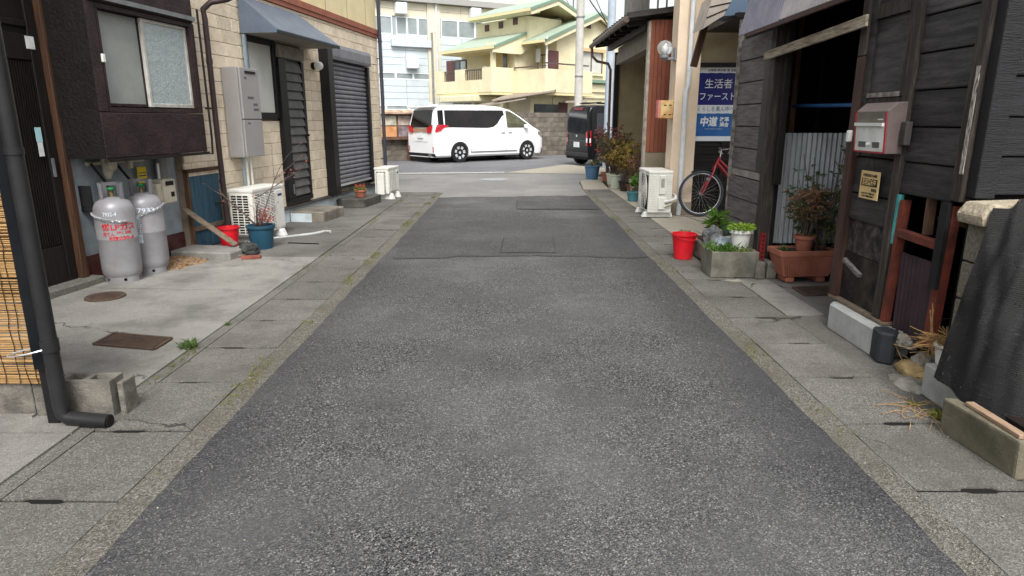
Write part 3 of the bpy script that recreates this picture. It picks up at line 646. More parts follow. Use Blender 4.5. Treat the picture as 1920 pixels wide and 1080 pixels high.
# safety chain round both cylinders
def chain(lbl, pts, name='chain'):
    mb = MB(); n = len(pts)
    for i in range(n-1):
        a, b = Vector(pts[i]), Vector(pts[i+1]); d = (b-a).normalized(); m_ = (a+b)/2; L_ = (b-a).length*.72
        up = d.orthogonal().normalized() if i % 2 else d.cross(d.orthogonal()).normalized()
        mb.tube([m_+d*(L_*math.cos(t_))+up*(.010*math.sin(t_)) for t_ in [2*PI*k/10 for k in range(11)]], .0032, 5, False)
    return tag(mb.build(name, M('galvanised', (196, 198, 202), None, rough=.3, metal=.6, bump=0)), lbl, 'chain')
cp = []
d1 = Vector((-c1.x, -c1.y, 0)).normalized(); 
for k in range(44):
    a = f1-1.5+2.0*k/28
    if k <= 28: cp.append(c1+Vector((.180*math.cos(a), .180*math.sin(a), .655-.075*math.sin(PI*.5*k/28))))
    else:
        f = (k-28)/15; a2_ = math.atan2(-c2.y, -c2.x)-.35+1.7*f; tgt = c2+Vector((.182*math.cos(a2_), .182*math.sin(a2_), .58+.10*f)); cp.append(tgt)
chain('pale chain looped round the two gas cylinders', cp)
# regulator, hoses, meter and tag on the blue wall
rg = thing('gas_regulator', 'cream gas regulator with black hoses above the cylinders', 'regulator', LW(-.08, .30, 1.0), -AL)
MB().tube([(.02, -.2, .09), (.02, .55, .09)], .018, 10).build('manifold', offwhite, rg, smooth=True)
MB().tube([(.06, .0, .13), (.06, .0, .0), (.06, .0, -.06)], [.05, .045, .02], 12).build('body', offwhite, rg, smooth=True, bevel=0); MB().lathe([(.06, 0), (.062, .04), (.04, .06), (0, .062)], (.08, .0, .07), n=16, R=ry).build('cap', offwhite, rg, smooth=True)
MB().box(.04, .1, .25, .31, .02, .12).build('changeover_valve', offwhite, rg, bevel=.01)
MB().tube([(.04, -.17, .09), (.08, -.16, .02), (.12, -.12, -.08), (.15, -.15, -.15)], .012, 8).build('hose', black, rg, smooth=True)
MB().tube([(.04, .13, .09), (.08, .13, .04), (.14, .15, -.06), (.18, .2, -.14)], .012, 8).build('hose', black, rg, smooth=True)
MB().box(.06, .066, .39, .52, -.14, .02).build('warning_tag', M('yellow_tag', (226, 200, 40), (206, 180, 34), 30, rough=.6), rg); MB().box(.0665, .068, .40, .51, -.045, -.035).build('print', dk, rg); MB().box(.0665, .068, .40, .51, -.075, -.06).build('print', dk, rg)
gm = thing('gas_meter', 'cream gas meter on the pale blue wall beside the blue boards', 'gas meter', LW(-.09, .93, .62), -AL)
MB().box(.02, .17, 0, .20, .0, .26).build('case', offwhite, gm, bevel=.03, seg=3); MB().box(.171, .178, .03, .15, .19, .235).build('register', black, gm); MB().box(.171, .177, .10, .15, .07, .12).build('register', black, gm); MB().box(.02, .15, -.08, .0, .03, .22).build('side_case', offwhite, gm, bevel=.02, seg=2)
MB().tube([(.09, .05, .26), (.09, .05, .42)], .018, 10).build('pipe', M('galvanised', (0, 0, 0)), gm); MB().lathe([(.055, .26), (.06, .42), (.05, .55)], (.06, .15, 0), n=14).build('pipe', M('grey_pvc', (138, 138, 136), (120, 120, 118), 6, rough=.6), gm, smooth=True); MB().tube([(.1, -.02, .03), (.08, .02, -.2), (.02, .04, -.6)], .016, 8).build('pipe', MATS['grey_pvc'], gm, smooth=True)
# dirt with dry leaves at the foot of the wall
mb = MB(); ctr = LW(.15, .83); n = 26
pts = [ctr+nL*(.30*math.cos(a)*(1+U(-.15, .15)))+uL*(.50*math.sin(a)*(1+U(-.12, .12))) for a in [2*PI*k/n for k in range(n)]]
mb.add([(ctr.x, ctr.y, .05)]+[tuple(ctr.lerp(p, .6)+Vector((0, 0, .035+U(0, .01)))) for p in pts]+[(p.x, p.y, .013) for p in pts], [(0, 1+k, 1+(k+1) % n) for k in range(n)]+[(1+k, 1+n+k, 1+n+(k+1) % n, 1+(k+1) % n) for k in range(n)])
o = mb.build('dirt_heap', M('tan_dirt', (158, 134, 106), (116, 94, 72), 30, rough=.95, bump=1, bscale=90, coord='World'), smooth=2); struct(o)
mb = MB()
for i in range(420):
    a = U(0, 6.28); q = math.sqrt(U(0, 1)); p = ctr+nL*(.30*q*math.cos(a))+uL*(.5*q*math.sin(a)); mb.leaf((p.x, p.y, .02+.04*(1-q)), (U(-1, 1), U(-1, 1), U(-.1, .4)), U(.02, .05), U(.008, .02))
o = stuff(mb.build('leaf_litter', M('dry_leaf', (150, 116, 82), (104, 76, 50), 12, rough=.9, coord='World', bump=0))); o['label'] = 'dry brown leaf litter beside the gas cylinders'; o['category'] = 'leaf litter'
# concrete pad, leaning plank
o = tag(MB().box(-.02, .68, 1.02, 1.42, 0, .10).build('concrete_pad', concrete, None, bevel=.015), 'low concrete pad carrying the foot of the brown downpipe', 'concrete pad'); o.location = OL; o.rotation_euler = (0, 0, -AL); FR[o.name] = Matrix.Identity(4)
P0, P1 = LW(.02, 1.30, .52), LW(.56, 1.36, .12)
tag(MB().bar(P0, P1, .10, .022, up=(nL.x*.2, nL.y*.2, 1)).build('leaning_plank', greywood, bevel=.003), 'weathered grey plank leaning across the blue wooden door', 'plank')
# red bucket, blue pot with bare shrub, rock, brick, hose
redp = M('red_plastic', (210, 26, 40), (186, 24, 36), 7, rough=.38, bump=.03, spec=.4, dirt=(176, 70, 70), dscale=9, damt=.35)
def bucket(lbl, c, h, r0, r1, name='bucket', mat=None, handle=True):
    t = thing(name, lbl, 'bucket', c, U(0, 6))
    MB().lathe([(0, .004), (r0, .004), (r0, 0), (r0*1.0, .006), (r1, h-.02), (r1+.012, h-.018), (r1+.012, h), (r1-.004, h), (r1-.006, h-.02), (r0-.006, .012), (0, .012)], n=32).build('shell', mat or redp, t, smooth=True)
    if handle: MB().tube([(r1+.008, 0, h-.02)]+[((r1+.014)*math.cos(a), (r1+.014)*math.sin(a), h-.02-.04*math.sin(a)) for a in [PI*k/12 for k in range(1, 12)]]+[(-r1-.008, 0, h-.02)], .004, 6).build('handle', mat or redp, t)
    return t
bucket('small red bucket tucked between downpipe and blue pot', LW(.30, 1.66, .012), .26, .09, .115)
soil = M('soil', (70, 56, 46), (46, 36, 30), 40, rough=1, bump=1, bscale=80)
def pot(t, prof_h, r0, r1, mat, rim=.015, n=28):
    h = prof_h
    MB().lathe([(0, 0), (r0, 0), (r1, h-.035), (r1+rim, h-.03), (r1+rim, h), (r1-.006, h), (r1-.012, h-.03), (0, h-.03)], n=n).build('pot', mat, t, smooth=True)
    MB().lathe([(r1-.014, h-.028), (r1*.5, h-.018), (0, h-.016)], n=16).build('soil', soil, t)
bluepot = M('teal_plastic', (38, 78, 98), (30, 64, 82), 4, rough=.45, bump=.02)
bark = M('bark', (112, 98, 92), (78, 66, 62), 20, rough=.9, bump=.6, stretch=(1, 1, .3))
t = thing('potted_shrub', 'nearly bare shrub in a large dark teal pot', 'potted plant', LW(.66, 1.74, .012))
pot(t, .28, .12, .15, bluepot)
mb = MB(); fol = MB()
def branch(p, d, L, r, depth):
    pts = [Vector(p)]; d = Vector(d).normalized(); n = 5
    for i in range(n):
        d = (d+Vector((U(-.18, .18), U(-.18, .18), U(-.06, .12)))).normalized(); pts.append(pts[-1]+d*L/n)
    mb.tube(pts, [r*(1-.6*i/n) for i in range(n+1)], 6)
    if depth:
        for k in range(3):
            i = random.randint(2, n); q = pts[i]; branch(q, d+Vector((U(-.9, .9), U(-.9, .9), U(-.2, .7))), L*U(.35, .6), r*.4, depth-1)
    else:
        for k in range(2): fol.leaf(pts[-1], d+Vector((U(-1, 1), U(-1, 1), U(-.5, .5))), .025, .012)
branch((-.03, 0, .25), (-.42, -.55, .9), .62, .012, 1); branch((.0, .02, .25), (.1, .1, 1), .72, .010, 1); branch((.0, -.1, .60), (.75, .25, .32), .42, .008, 2); branch((-.02, 0, .25), (.06, -.25, .8), .38, .013, 0)
for k in range(9): branch((U(-.07, .09), U(-.07, .07), .26), (U(-.3, .7), U(-.5, .3), .9), U(.12, .26), .005, 1)
mb.build('branches', bark, t, smooth=2)
for k in range(130):
    a = U(0, 6.28); p = Vector((.06+.10*math.cos(a)*U(0, 1), .12*math.sin(a)*U(0, 1), .30+U(0, .16))); fol.leaf(p, (U(-1, 1), U(-1, 1), U(-.2, 1)), U(.025, .045), U(.01, .016))
fol.build('leaves', M('rosy_leaf', (176, 96, 92), (128, 78, 66), 14, rough=.6, bump=0, coord='World'), t)
def rock(lbl, c, size, mat, seed=1, name='rock', sub=3):
    rr = random.Random(seed); bm = bmesh.new(); bmesh.ops.create_icosphere(bm, subdivisions=sub, radius=1)
    from mathutils import noise as nz
    for v in bm.verts:
        k = 1+.28*nz.noise(v.co*1.6+Vector((seed*3.1, 0, 0)))+.16*nz.noise(v.co*4+Vector((0, seed, 0)))+.06*nz.noise(v.co*10)
        v.co = Vector((v.co.x*size[0]*k, v.co.y*size[1]*k, max(v.co.z*k, -.75)*size[2]))
    me = bpy.data.meshes.new(name); bm.to_mesh(me); bm.free()
    o = link(name, me, mat, None, (c[0], c[1], c[2]+size[2]*.7))
    return tag(o, lbl, 'rock') if lbl else o
rockm = M('dark_lava_rock', (78, 80, 80), (40, 42, 42), 12, rough=.95, bump=1, bscale=60, bdist=.02)
rock('dark rough rock in front of the teal pot', LW(.71, 1.36, .01), (.115, .10, .085), rockm, 5)
brk = M('red_brick', (146, 84, 72), (112, 64, 56), 14, rough=.9, bump=.5)
tag(MB().box(-.1, .1, -.045, .045, 0, .03).build('brick', brk, bevel=.004, loc=tuple(LW(.85, 1.16, .014))), 'flat red brick lying at the foot of the dark rock', 'brick').rotation_euler = (0, 0, .25)
tag(MB().box(-.07, .07, -.035, .035, 0, .025).build('wood_scrap', greywood, bevel=.003, loc=tuple(LW(.66, 1.2, .014))), 'short grey wood scrap lying beside the red brick', 'wood scrap')
tag(MB().tube([G(505, 447, .03), G(530, 445, .03), G(565, 441, .03), G(590, 438, .03), G(608, 434, .03), G(619, 434, .04)], [.014, .016, .017, .018, .018, .02], 8).build('drain_hose', M('grey_hose', (186, 188, 188), (160, 162, 162), 10, rough=.5), smooth=True), 'pale drain hose lying on the concrete by the outdoor unit', 'hose')
tag(MB().tube([G(540, 455, .025), G(598, 457, .025)], .007, 6).build('iron_rod', blackrough), 'thin dark rod lying on the concrete by the pale hose', 'rod')
# steps
stepm = M('step_concrete', (136, 130, 120), (100, 96, 88), 5, rough=.9, bump=.5, dirt=(70, 66, 60), dscale=3, coord='World', damt=.8)
def lbox(name, mat, lbl, cat, d0, d1, s0, s1, z0, z1, bev=.012, grp=None):
    t = thing(name, lbl, cat, LW((d0+d1)/2, (s0+s1)/2, z0), -AL, grp); hd, hs_ = (d1-d0)/2, (s1-s0)/2
    return t, hd, hs_, z1-z0
t, hd, hs_, hh = lbox('door_step', stepm, 'concrete door step below the grey louvred door', 'step', .02, .54, 3.72, 4.50, .008, .165)
MB().box(-hd, hd, -hs_, hs_, 0, hh).build('block', stepm, t, bevel=.012, jitter=.004); MB().box(-hd*.95, hd*.3, -hs_-.006, -hs_-.001, .01, hh-.02).build('painted_side', MATS['painted_plinth'], t)
t, hd, hs_, hh = lbox('door_step', stepm, 'dark concrete door step below the grey roller shutter', 'step', .02, .52, 5.42, 6.28, .008, .16)
MB().box(-hd, hd, -hs_, hs_, 0, hh).build('block', M('dark_step', (92, 90, 86), (66, 64, 60), 5, rough=.9, bump=.5, coord='World'), t, bevel=.012, jitter=.004)
terra = M('terracotta', (164, 104, 84), (140, 88, 72), 8, rough=.75, bump=.15)
t = thing('potted_flower', 'small terracotta pot of reddish flowers on the dark step', 'potted plant', LW(.36, 5.68, .168))
pot(t, .13, .075, .10, terra, n=8)
mb = MB()
for i in range(260):
    a = U(0, 6.28); q = math.sqrt(U(0, 1)); mb.leaf((.11*q*math.cos(a), .11*q*math.sin(a), .12+U(0, .08)*(1.2-q)), (U(-1, 1), U(-1, 1), U(0, 1)), U(.02, .04), .014)
mb.build('leaves', M('olive_leaf', (120, 118, 52), (84, 92, 40), 20, rough=.6, bump=0, coord='World'), t); mb = MB()
for i in range(60):
    a = U(0, 6.28); q = math.sqrt(U(0, 1)); mb.leaf((.1*q*math.cos(a), .1*q*math.sin(a), .17+U(0, .05)), (U(-1, 1), U(-1, 1), U(0, 1)), .02, .014)
stuff(mb.build('flowers', M('flower_red', (190, 70, 78), (170, 90, 60), 20, rough=.6, bump=0), t))
# ---- near left: block wall, reed blind, corrugated strip, post and downpipe
YB = 3.085
blockm = M('old_block', (126, 122, 114), (84, 81, 76), 9, rough=.95, bump=.9, bscale=70, dirt=(58, 56, 52), dscale=4, coord='World', damt=.8)
bw = thing('block_wall', 'low wall of old grey hollow blocks under the reed blind', 'wall', (-2.03, YB, 0))
x = 0
for i in range(4):
    x1, x0 = -i*.40, -i*.40-.392; mb = MB()
    if i == 0:
        mb.box(x0, x1, 0, .025, 0, .205); mb.box(x0, x1, .095, .12, 0, .205)
        for c_ in (x0+.016, x0+.135, x0+.255, x1-.016): mb.box(c_-.016, c_+.016, .0252, .0948, 0, .204)
        mb.box(x0+.03, x1-.03, .0254, .0946, 0, .12)
    else: mb.box(x0, x1, 0, .12, 0, .20)
    mb.build('block', blockm, bw, bevel=.004 if i else 0)
MB().box(.02, .05, .02, .14, 0, .19).build('end_slab', blockm, bw, bevel=.006)
MB().box(-1.7, -.4, -.03, -.004, 0, .03).build('footing', concrete, bw)
rb = thing('reed_blind', 'golden brown reed blind hanging above the low block wall', 'blind', (-2.335, YB-.022, .2))
mb = MB()
for i in range(150):
    z = .006+i*.0095; y = U(-.004, .004); mb.tube([(-1.0, y, z+U(-.003, .003)), (-.5, y+U(-.004, .004), z+U(-.003, .003)), (U(-.015, .004), y+U(-.006, .004), z+U(-.004, .004))], U(.0035, .0052), 5)
def reed_mat():
    m = M('reed', (178, 146, 98), (140, 106, 64), 3, rough=.6, bump=.2, stretch=(2.5, 30, 105), dirt=(96, 60, 32), dscale=2.2, damt=.7); return m
reeds = stuff(mb.build('reeds', reed_mat(), rb))
mb = MB()
for x in (-.03, -.075, -.115, -.19, -.235, -.5, -.8):
    mb.tube([(x+U(-.007, .007), -.009, z*.05) for z in range(0, 29)], .0022, 5)
mb.build('binding_cord', M('dark_cord', (52, 40, 30), None, rough=.9, bump=0), rb)
cs = tag(None or MB().prism([(-2.312+.0045*i, YB-.105-(.008 if i % 2 else 0), .31) for i in range(18)]+[(-2.312+.0045*i, YB-.09, .31) for i in (17, 0)], (0, 0, 2.6)).build('corrugated_strip', M('black_corrugated', (44, 46, 50), (34, 36, 40), 5, rough=.45, metal=.3)), 'narrow dark corrugated cladding strip beside the reed blind', 'cladding')
ps = tag(MB().box(-2.315, -2.25, 3.0, 3.045, 0, 3.2).build('shed_post', black, bevel=.006), 'square black metal post standing at the low block wall', 'post')
pgm = M('charcoal_downpipe', (40, 40, 42), (30, 30, 32), 6, rough=.4, bump=.04)
pp = thing('downpipe', 'charcoal downpipe with bottom elbow strapped to the black post', 'downpipe', (-2.225, 2.99, 0))
MB().tube([(0, 0, 3.2), (0, 0, .42), (0, 0, .12), (.006, 0, .075), (.03, 0, .05), (.24, -.02, .04)], .036, 14, True).build('pipe', pgm, pp, smooth=True)
MB().lathe([(.0405, .40), (.0405, .46)], n=16).build('collar', pgm, pp, smooth=True); MB().lathe([(.0405, 1.33), (.0405, 1.36)], n=16).build('collar', pgm, pp, smooth=True)
MB().lathe([(.03, 0), (.03, .004), (.001, .0041)], (.2405, -.02, .04), n=14, R=Matrix.Rotation(PI/2, 3, 'Y')).build('pipe_mouth', dark, pp)
MB().tube([(-.10+.14*math.cos(a)*.75, .0+.06*math.sin(a), .40+.02*math.cos(a)) for a in [2*PI*k/20 for k in range(21)]], .004, 6, False).build('tie_wire', M('galvanised', (0, 0, 0)), pp)
MB().box(-.02, .05, -.06, -.03, 1.02, 1.022).build('scuff', paper, pp) if False else None
# ================================================================== RIGHT SIDE: the old black-boarded house
XR = 2.42
char = M('charred_board', (57, 55, 56), (37, 36, 37), 4, rough=.62, bump=.45, bscale=26, stretch=(8, .9, 8), rnd=.25, dirt=(96, 92, 92), dscale=2.4, damt=.6, bdist=.012)
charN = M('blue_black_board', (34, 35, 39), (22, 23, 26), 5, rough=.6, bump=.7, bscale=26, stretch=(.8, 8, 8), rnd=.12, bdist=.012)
greyb = M('grey_weathered_board', (116, 110, 109), (80, 76, 76), 5, rough=.75, bump=.7, bscale=26, stretch=(8, .8, 8), rnd=.12, bdist=.012)
post = M('old_post', (50, 45, 43), (30, 27, 26), 6, rough=.75, bump=.8, bscale=20, stretch=(6, 6, .5), dirt=(120, 108, 98), dscale=6, damt=.6)
redpost = M('red_brown_post', (82, 56, 50), (50, 38, 35), 5, rough=.7, bump=.6, bscale=20, stretch=(6, 6, .5), dirt=(60, 46, 42), dscale=5)
orange = M('red_lead_paint', (130, 62, 46), (88, 46, 37), 7, rough=.75, bump=.5, dirt=(42, 33, 31), dscale=4, damt=.9)
oh = thing('boarded_house', 'ramshackle house clad in black charred boards with open porch', 'house', (XR, 3.5, 0))
def ob(name, mat, x0, x1, y0, y1, z0, z1, parent=None, bev=0, **k): return MB().box(x0, x1, y0, y1, z0, z1).build(name, mat, parent or oh, world=True, bevel=bev, **k)
# carcass behind the boards
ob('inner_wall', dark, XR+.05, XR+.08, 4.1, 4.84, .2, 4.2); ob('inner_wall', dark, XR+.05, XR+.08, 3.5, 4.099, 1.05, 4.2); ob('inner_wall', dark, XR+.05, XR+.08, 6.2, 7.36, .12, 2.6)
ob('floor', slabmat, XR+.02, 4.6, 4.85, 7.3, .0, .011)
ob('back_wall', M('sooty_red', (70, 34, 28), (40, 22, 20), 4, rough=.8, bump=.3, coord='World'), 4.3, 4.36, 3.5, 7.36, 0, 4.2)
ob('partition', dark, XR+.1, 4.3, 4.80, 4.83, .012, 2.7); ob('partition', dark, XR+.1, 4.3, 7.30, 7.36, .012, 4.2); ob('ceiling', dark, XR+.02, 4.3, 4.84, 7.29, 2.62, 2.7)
ob('upper_front', char, XR+.05, XR+.09, 4.841, 7.36, 2.45, 4.2)
# near board stack
zs = [1.04, 1.235, 1.445, 1.655, 1.865, 2.075, 2.285, 2.495]
def board(y0, y1, z0, z1, mat=char, tilt=0, dz=0, x=XR, nm='board'):
    MB().prism([(x+.045, y0, z0), (x+.002, y0, z0), (x-.001, y0, z0+.008), (x+.006, y0, z1-.006), (x+.012, y0, z1), (x+.045, y0, z1)], (0, y1-y0, 0)).build(nm, mat, oh, world=True)
    o = bpy.data.objects[-1] if False else None
for i in range(len(zs)-1): board(3.625, 4.115, zs[i], zs[i+1]-.008)
for i, (z0, z1) in enumerate(((.99, 1.235), (.80, .985))): board(4.205, 4.70, z0, z1-.006)
ob('hardboard', M('worn_hardboard', (48, 45, 45), (30, 28, 28), 8, rough=.8, bump=.6, dirt=(120, 112, 106), dscale=14, damt=.7), XR+.02, XR+.04, 4.205, 4.70, .56, .795)
ob('hardboard', M('dark_hardboard', (36, 31, 30), (20, 18, 18), 6, rough=.85, bump=.6, dirt=(104, 90, 78), dscale=5), XR+.012, XR+.04, 4.16, 4.72, .215, .555)
for y0, y1 in ((4.42, 4.60),): pass
# upper fixed panel over the mailbox
ob('panel_board', char, XR+.01, XR+.04, 4.26, 4.64, 1.66, 2.12); ob('panel_rail', post, XR-.012, XR+.04, 4.26, 4.64, 2.125, 2.21); ob('panel_rail', M('pale_scraped', (150, 146, 140), (84, 76, 72), 16, rough=.8), XR-.012, XR+.04, 4.26, 4.64, 1.625, 1.655); ob('panel_rail', post, XR-.004, XR+.04, 4.205, 4.70, 1.57, 1.62); ob('panel_board', char, XR+.01, XR+.04, 4.26, 4.64, 2.215, 2.6)
ob('panel_stile', post, XR-.008, XR+.045, 4.205, 4.255, 1.625, 2.7); ob('panel_stile', char, XR-.01, XR+.045, 4.645, 4.705, 1.24, 2.7); board(4.205, 4.64, 1.24, 1.565)
# posts
def pst(y0, y1, z0, z1, mat, x0=XR-.03, x1=XR+.07, j=.002): return MB().box(x0, x1, y0, y1, z0, z1).build('post', mat, oh, world=True, bevel=.006)
pst(4.71, 4.80, .215, 1.9, redpost); pst(4.712, 4.798, 1.903, 2.9, post); pst(4.12, 4.20, .215, 2.8, post, XR-.022)
pst(6.22, 6.33, .19, 2.32, post, XR-.06, XR+.06); pst(6.10, 6.17, .9, 2.32, darkwood, XR+.0, XR+.06); pst(3.52, 3.615, 1.05, 2.9, post, XR-.02)
ob('peeling_strip', M('peeling_paint', (196, 190, 180), (60, 54, 52), 22, rough=.85, bump=.4, stretch=(4, 4, 1)), XR-.024, XR-.021, 3.53, 3.56, 1.2, 1.75)
ob('teal_board', M('teal_paint', (92, 172, 172), (70, 150, 152), 6, rough=.7, dirt=(60, 90, 92), dscale=6), XR-.012, XR+.02, 4.095, 4.118, .72, 1.03)
# far board stack between porch and the gap
zf = [.46, .68, .90]
for i in range(2): board(6.36, 7.34, zf[i], zf[i+1]-.008, greyb, x=XR-.02)
zf = [.98, 1.20, 1.42, 1.64, 1.86, 2.08, 2.30]
for i in range(len(zf)-1): board(6.36, 7.34, zf[i], zf[i+1]-.008, greyb)
ob('lower_panel', M('pale_asbestos', (150, 148, 142), (120, 118, 112), 6, rough=.9), XR+.0, XR+.03, 6.36, 7.34, .25, .455); ob('lower_panel', M('pale_asbestos', (0, 0, 0)), XR+.005, XR+.03, 6.36, 7.34, .905, .975)
ob('sheet', darkwood, XR-.035, XR-.027, 6.335, 6.52, 1.0, 2.2); ob('corner_edge', M('pale_scraped', (0, 0, 0)), XR-.03, XR+.03, 7.342, 7.36, .25, 2.5)
ob('footing', concrete, XR-.05, XR+.1, 6.36, 7.36, 0, .245, bev=.01)
# beam, hanging canopy
MB().bar(WX(1434, 106, XR-.075), WX(1626, 38, XR-.075), .022, .075).build('weathered_beam', M('bleached_wood', (176, 166, 148), (124, 112, 96), 7, rough=.9, bump=.8, bscale=30, stretch=(6, .8, 6), dirt=(70, 62, 54), dscale=7), oh, world=True, bevel=.003)
cm = M('milky_polycarbonate', (132, 132, 144), (106, 106, 120), 4, rough=.35, bump=.05, dirt=(120, 116, 122), dscale=5)
def corru(p0, du, dv, n, amp, nrm, thick=.002):
    mb = MB(); vs = []; p0, du, dv, nrm = Vector(p0), Vector(du), Vector(dv), Vector(nrm).normalized(); m_ = n*6
    for j in range(2):
        for i in range(m_+1): vs.append(p0+du*(i/m_)+dv*j+nrm*(amp*math.sin(2*PI*n*i/m_)))
    mb.add(vs, [(i, i+1, m_+2+i, m_+1+i) for i in range(m_)])
    k = len(vs); mb.add([v-nrm*thick for v in vs], [(m_+1+i, m_+2+i, i+1, i) for i in range(m_)]); return mb
cv = Vector((.10, 0, .42))
corru((XR-.16, 6.95, 2.29), (0, -1.0, .0), cv, 20, .010, (-.97, 0, .23)).build('canopy_sheet', cm, oh, world=True, smooth=2)
corru((XR-.16, 5.93, 2.30), (0, -1.15, .0), cv, 24, .010, (-.97, 0, .23)).build('canopy_sheet', M('frosted_polycarbonate', (164, 160, 162), (130, 126, 130), 4, rough=.35, dirt=(130, 124, 122), dscale=5), oh, world=True, smooth=2)
MB().bar((XR-.17, 6.65, 2.265), (XR-.17, 4.7, 2.275), .03, .035).build('canopy_rail', redpost, oh, world=True)
ob('roof', M('grey_tin', (96, 98, 104), (76, 78, 84), 5, rough=.5, metal=.4), XR-.1, 4.6, 3.4, 7.5, 4.2, 4.3)
# pipe rail in the porch, odds and ends on it
MB().tube([WX(1450, 199, XR+.30), WX(1602, 197, XR+.30)], .016, 10).build('blue_pipe', M('blue_pipe', (44, 96, 150), (34, 78, 128), 6, rough=.5), oh, world=True, smooth=True)
for q, mt in (((4.6, 4.8, 6.5), darkwood),): pass
MB().bar((2.72, 6.6, .02), (2.72, 6.6, 2.6), .05, .05, up=(1, 0, 0)).build('inner_post', oldw, oh, world=True); MB().bar((3.1, 6.9, .02), (3.1, 6.9, 2.6), .04, .04, up=(1, 0, 0)).build('inner_post', darkwood, oh, world=True)
ob('porch_beam', darkwood, XR-.02, XR+.06, 4.86, 6.4, 2.33, 2.44)
# broken wall opening with orange frame pieces
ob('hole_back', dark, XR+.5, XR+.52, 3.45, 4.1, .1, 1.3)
MB().prism([(XR-.02, 4.06, .2), (XR-.02, 4.10, .2), (XR-.01, 4.08, 1.0), (XR-.01, 4.045, 1.0)], (.05, 0, 0)).build('frame_post', orange, oh, world=True); MB().prism([(XR-.01, 3.60, .2), (XR-.01, 3.66, .2), (XR-.005, 3.64, 1.02), (XR-.005, 3.585, 1.02)], (.05, 0, 0)).build('frame_post', orange, oh, world=True)
ob('frame_post', blackrough, XR-.035, XR-.012, 3.585, 3.65, .55, 1.04)
MB().bar((XR+.0, 4.05, .80), (XR+.0, 3.64, .79), .05, .05).build('frame_rail', orange, oh, world=True, bevel=.004); MB().bar((XR+.05, 3.86, .82), (XR+.05, 3.87, 1.1), .04, .04, up=(1, 0, 0)).build('stud', oldw, oh, world=True); MB().bar((XR+.2, 4.0, .9), (XR+.2, 3.55, .88), .03, .02).build('stud', oldw, oh, world=True)
MB().tube([(XR+.25, 3.75, .35), (XR+.15, 3.78, .62), (XR+.1, 3.72, .78)], .035, 10).build('waste_pipe', black, oh, world=True, smooth=True); MB().tube([(XR+.1, 3.75, .72), (XR+.06, 3.64, .86)], .006, 6).build('wire', steelgrey, oh, world=True)
corru((XR+.03, 4.03, .18), (-.0, -.37, .0), (-.005, .01, .50), 9, .008, (-1, 0, 0)).build('corrugated_scrap', M('wine_corrugated', (70, 54, 60), (48, 38, 44), 4, rough=.5, bump=.1), oh, world=True, smooth=2)
# end wall facing along the street
zs2 = [1.1, 1.30, 1.50, 1.70, 1.90, 2.10, 2.30, 2.50]
ob('end_wall', dark, XR+.05, 5.2, 3.505, 3.54, .0, 4.2)
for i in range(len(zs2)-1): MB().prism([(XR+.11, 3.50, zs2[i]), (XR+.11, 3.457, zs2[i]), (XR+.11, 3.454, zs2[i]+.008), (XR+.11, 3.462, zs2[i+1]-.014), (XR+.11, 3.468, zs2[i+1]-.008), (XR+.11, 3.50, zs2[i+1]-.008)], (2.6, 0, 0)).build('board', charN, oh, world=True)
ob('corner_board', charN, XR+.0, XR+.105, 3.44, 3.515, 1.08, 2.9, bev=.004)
# sill timber and concrete base
ob('sill_timber', greywood, XR-.03, XR+.05, 4.05, 4.80, .19, .213, bev=.003)
mb = MB().prism([(2.315, 3.98, .0), (2.315, 4.60, .0), (2.36, 4.66, 0), (2.55, 4.66, 0), (2.55, 3.98, 0)], (0, 0, .185)); mb.build('concrete_base', M('white_concrete', (186, 188, 186), (158, 160, 158), 4, rough=.9, bump=.3, dirt=(120, 116, 108), dscale=5), oh, world=True, bevel=.008)
rb_ = M('rubble', (160, 156, 146), (116, 112, 104), 10, rough=.95, bump=1, bscale=40, bdist=.02)
def rk(c, s, m, seed, lbl, nm='rubble_stone', cat='stone'): o = rock(None, c, s, m, seed, nm); return tag(o, lbl, cat)
rk((2.46, 3.90, .10), (.10, .10, .06), rb_, 8, 'pale broken concrete lump behind the black painted block'); rk((2.40, 3.66, -.02), (.07, .14, .06), M('tan_stone', (186, 162, 116), (140, 116, 78), 9, rough=.9, bump=.8), 9, 'long tan stone lying by the black painted block'); rk((2.47, 3.70, .02), (.07, .08, .06), rb_, 10, 'grey rubble stone under the dry straw'); rk((2.30, 3.52, -.035), (.10, .15, .04), rb_, 12, 'flat pale stone set at the gutter edge')
M('black_painted', (52, 55, 60), (42, 45, 50), 5, rough=.6, bump=.3)
me = MB().prism([(2.285, 3.87, 0), (2.36, 3.83, 0), (2.42, 3.90, 0), (2.40, 4.0, 0), (2.31, 4.01, 0)], (.0, .0, .205)); tag(me.build('painted_block', MATS['black_painted'], bevel=.012, jitter=.004), 'dark charcoal painted block standing at the gutter edge', 'block')
# porch: corrugated iron sheet, meters
cz = MB(); o = corru((2.36, 5.95, .30), (1.10, .0, .0), (0, .02, 1.06), 23, .012, (0, -1, 0)).build('corrugated_sheet', M('galvanised_sheet', (202, 208, 210), (178, 186, 190), 3, rough=.5, metal=.35, bump=.05, stretch=(1, 1, .4), dirt=(98, 100, 98), dscale=3), smooth=2); tag(o, 'grey corrugated iron sheet standing in the dark porch', 'corrugated sheet'); o.location.y = .45; o.location.x = .10
mt = thing('tap', 'old brass tap and pipe fittings above the blue rail', 'tap', WX(1475, 190, XR+.34)); MB().tube([(0, 0, -.07), (0, 0, .05)], .02, 8).build('pipe', offwhite, mt); MB().tube([(-.05, 0, .03), (.04, -.02, .04), (.07, -.05, 0)], .018, 8).build('spout', M('brass', (0, 0, 0)), mt); MB().box(-.03, .05, -.03, .02, .05, .08).build('handle', offwhite, mt, bevel=.008)
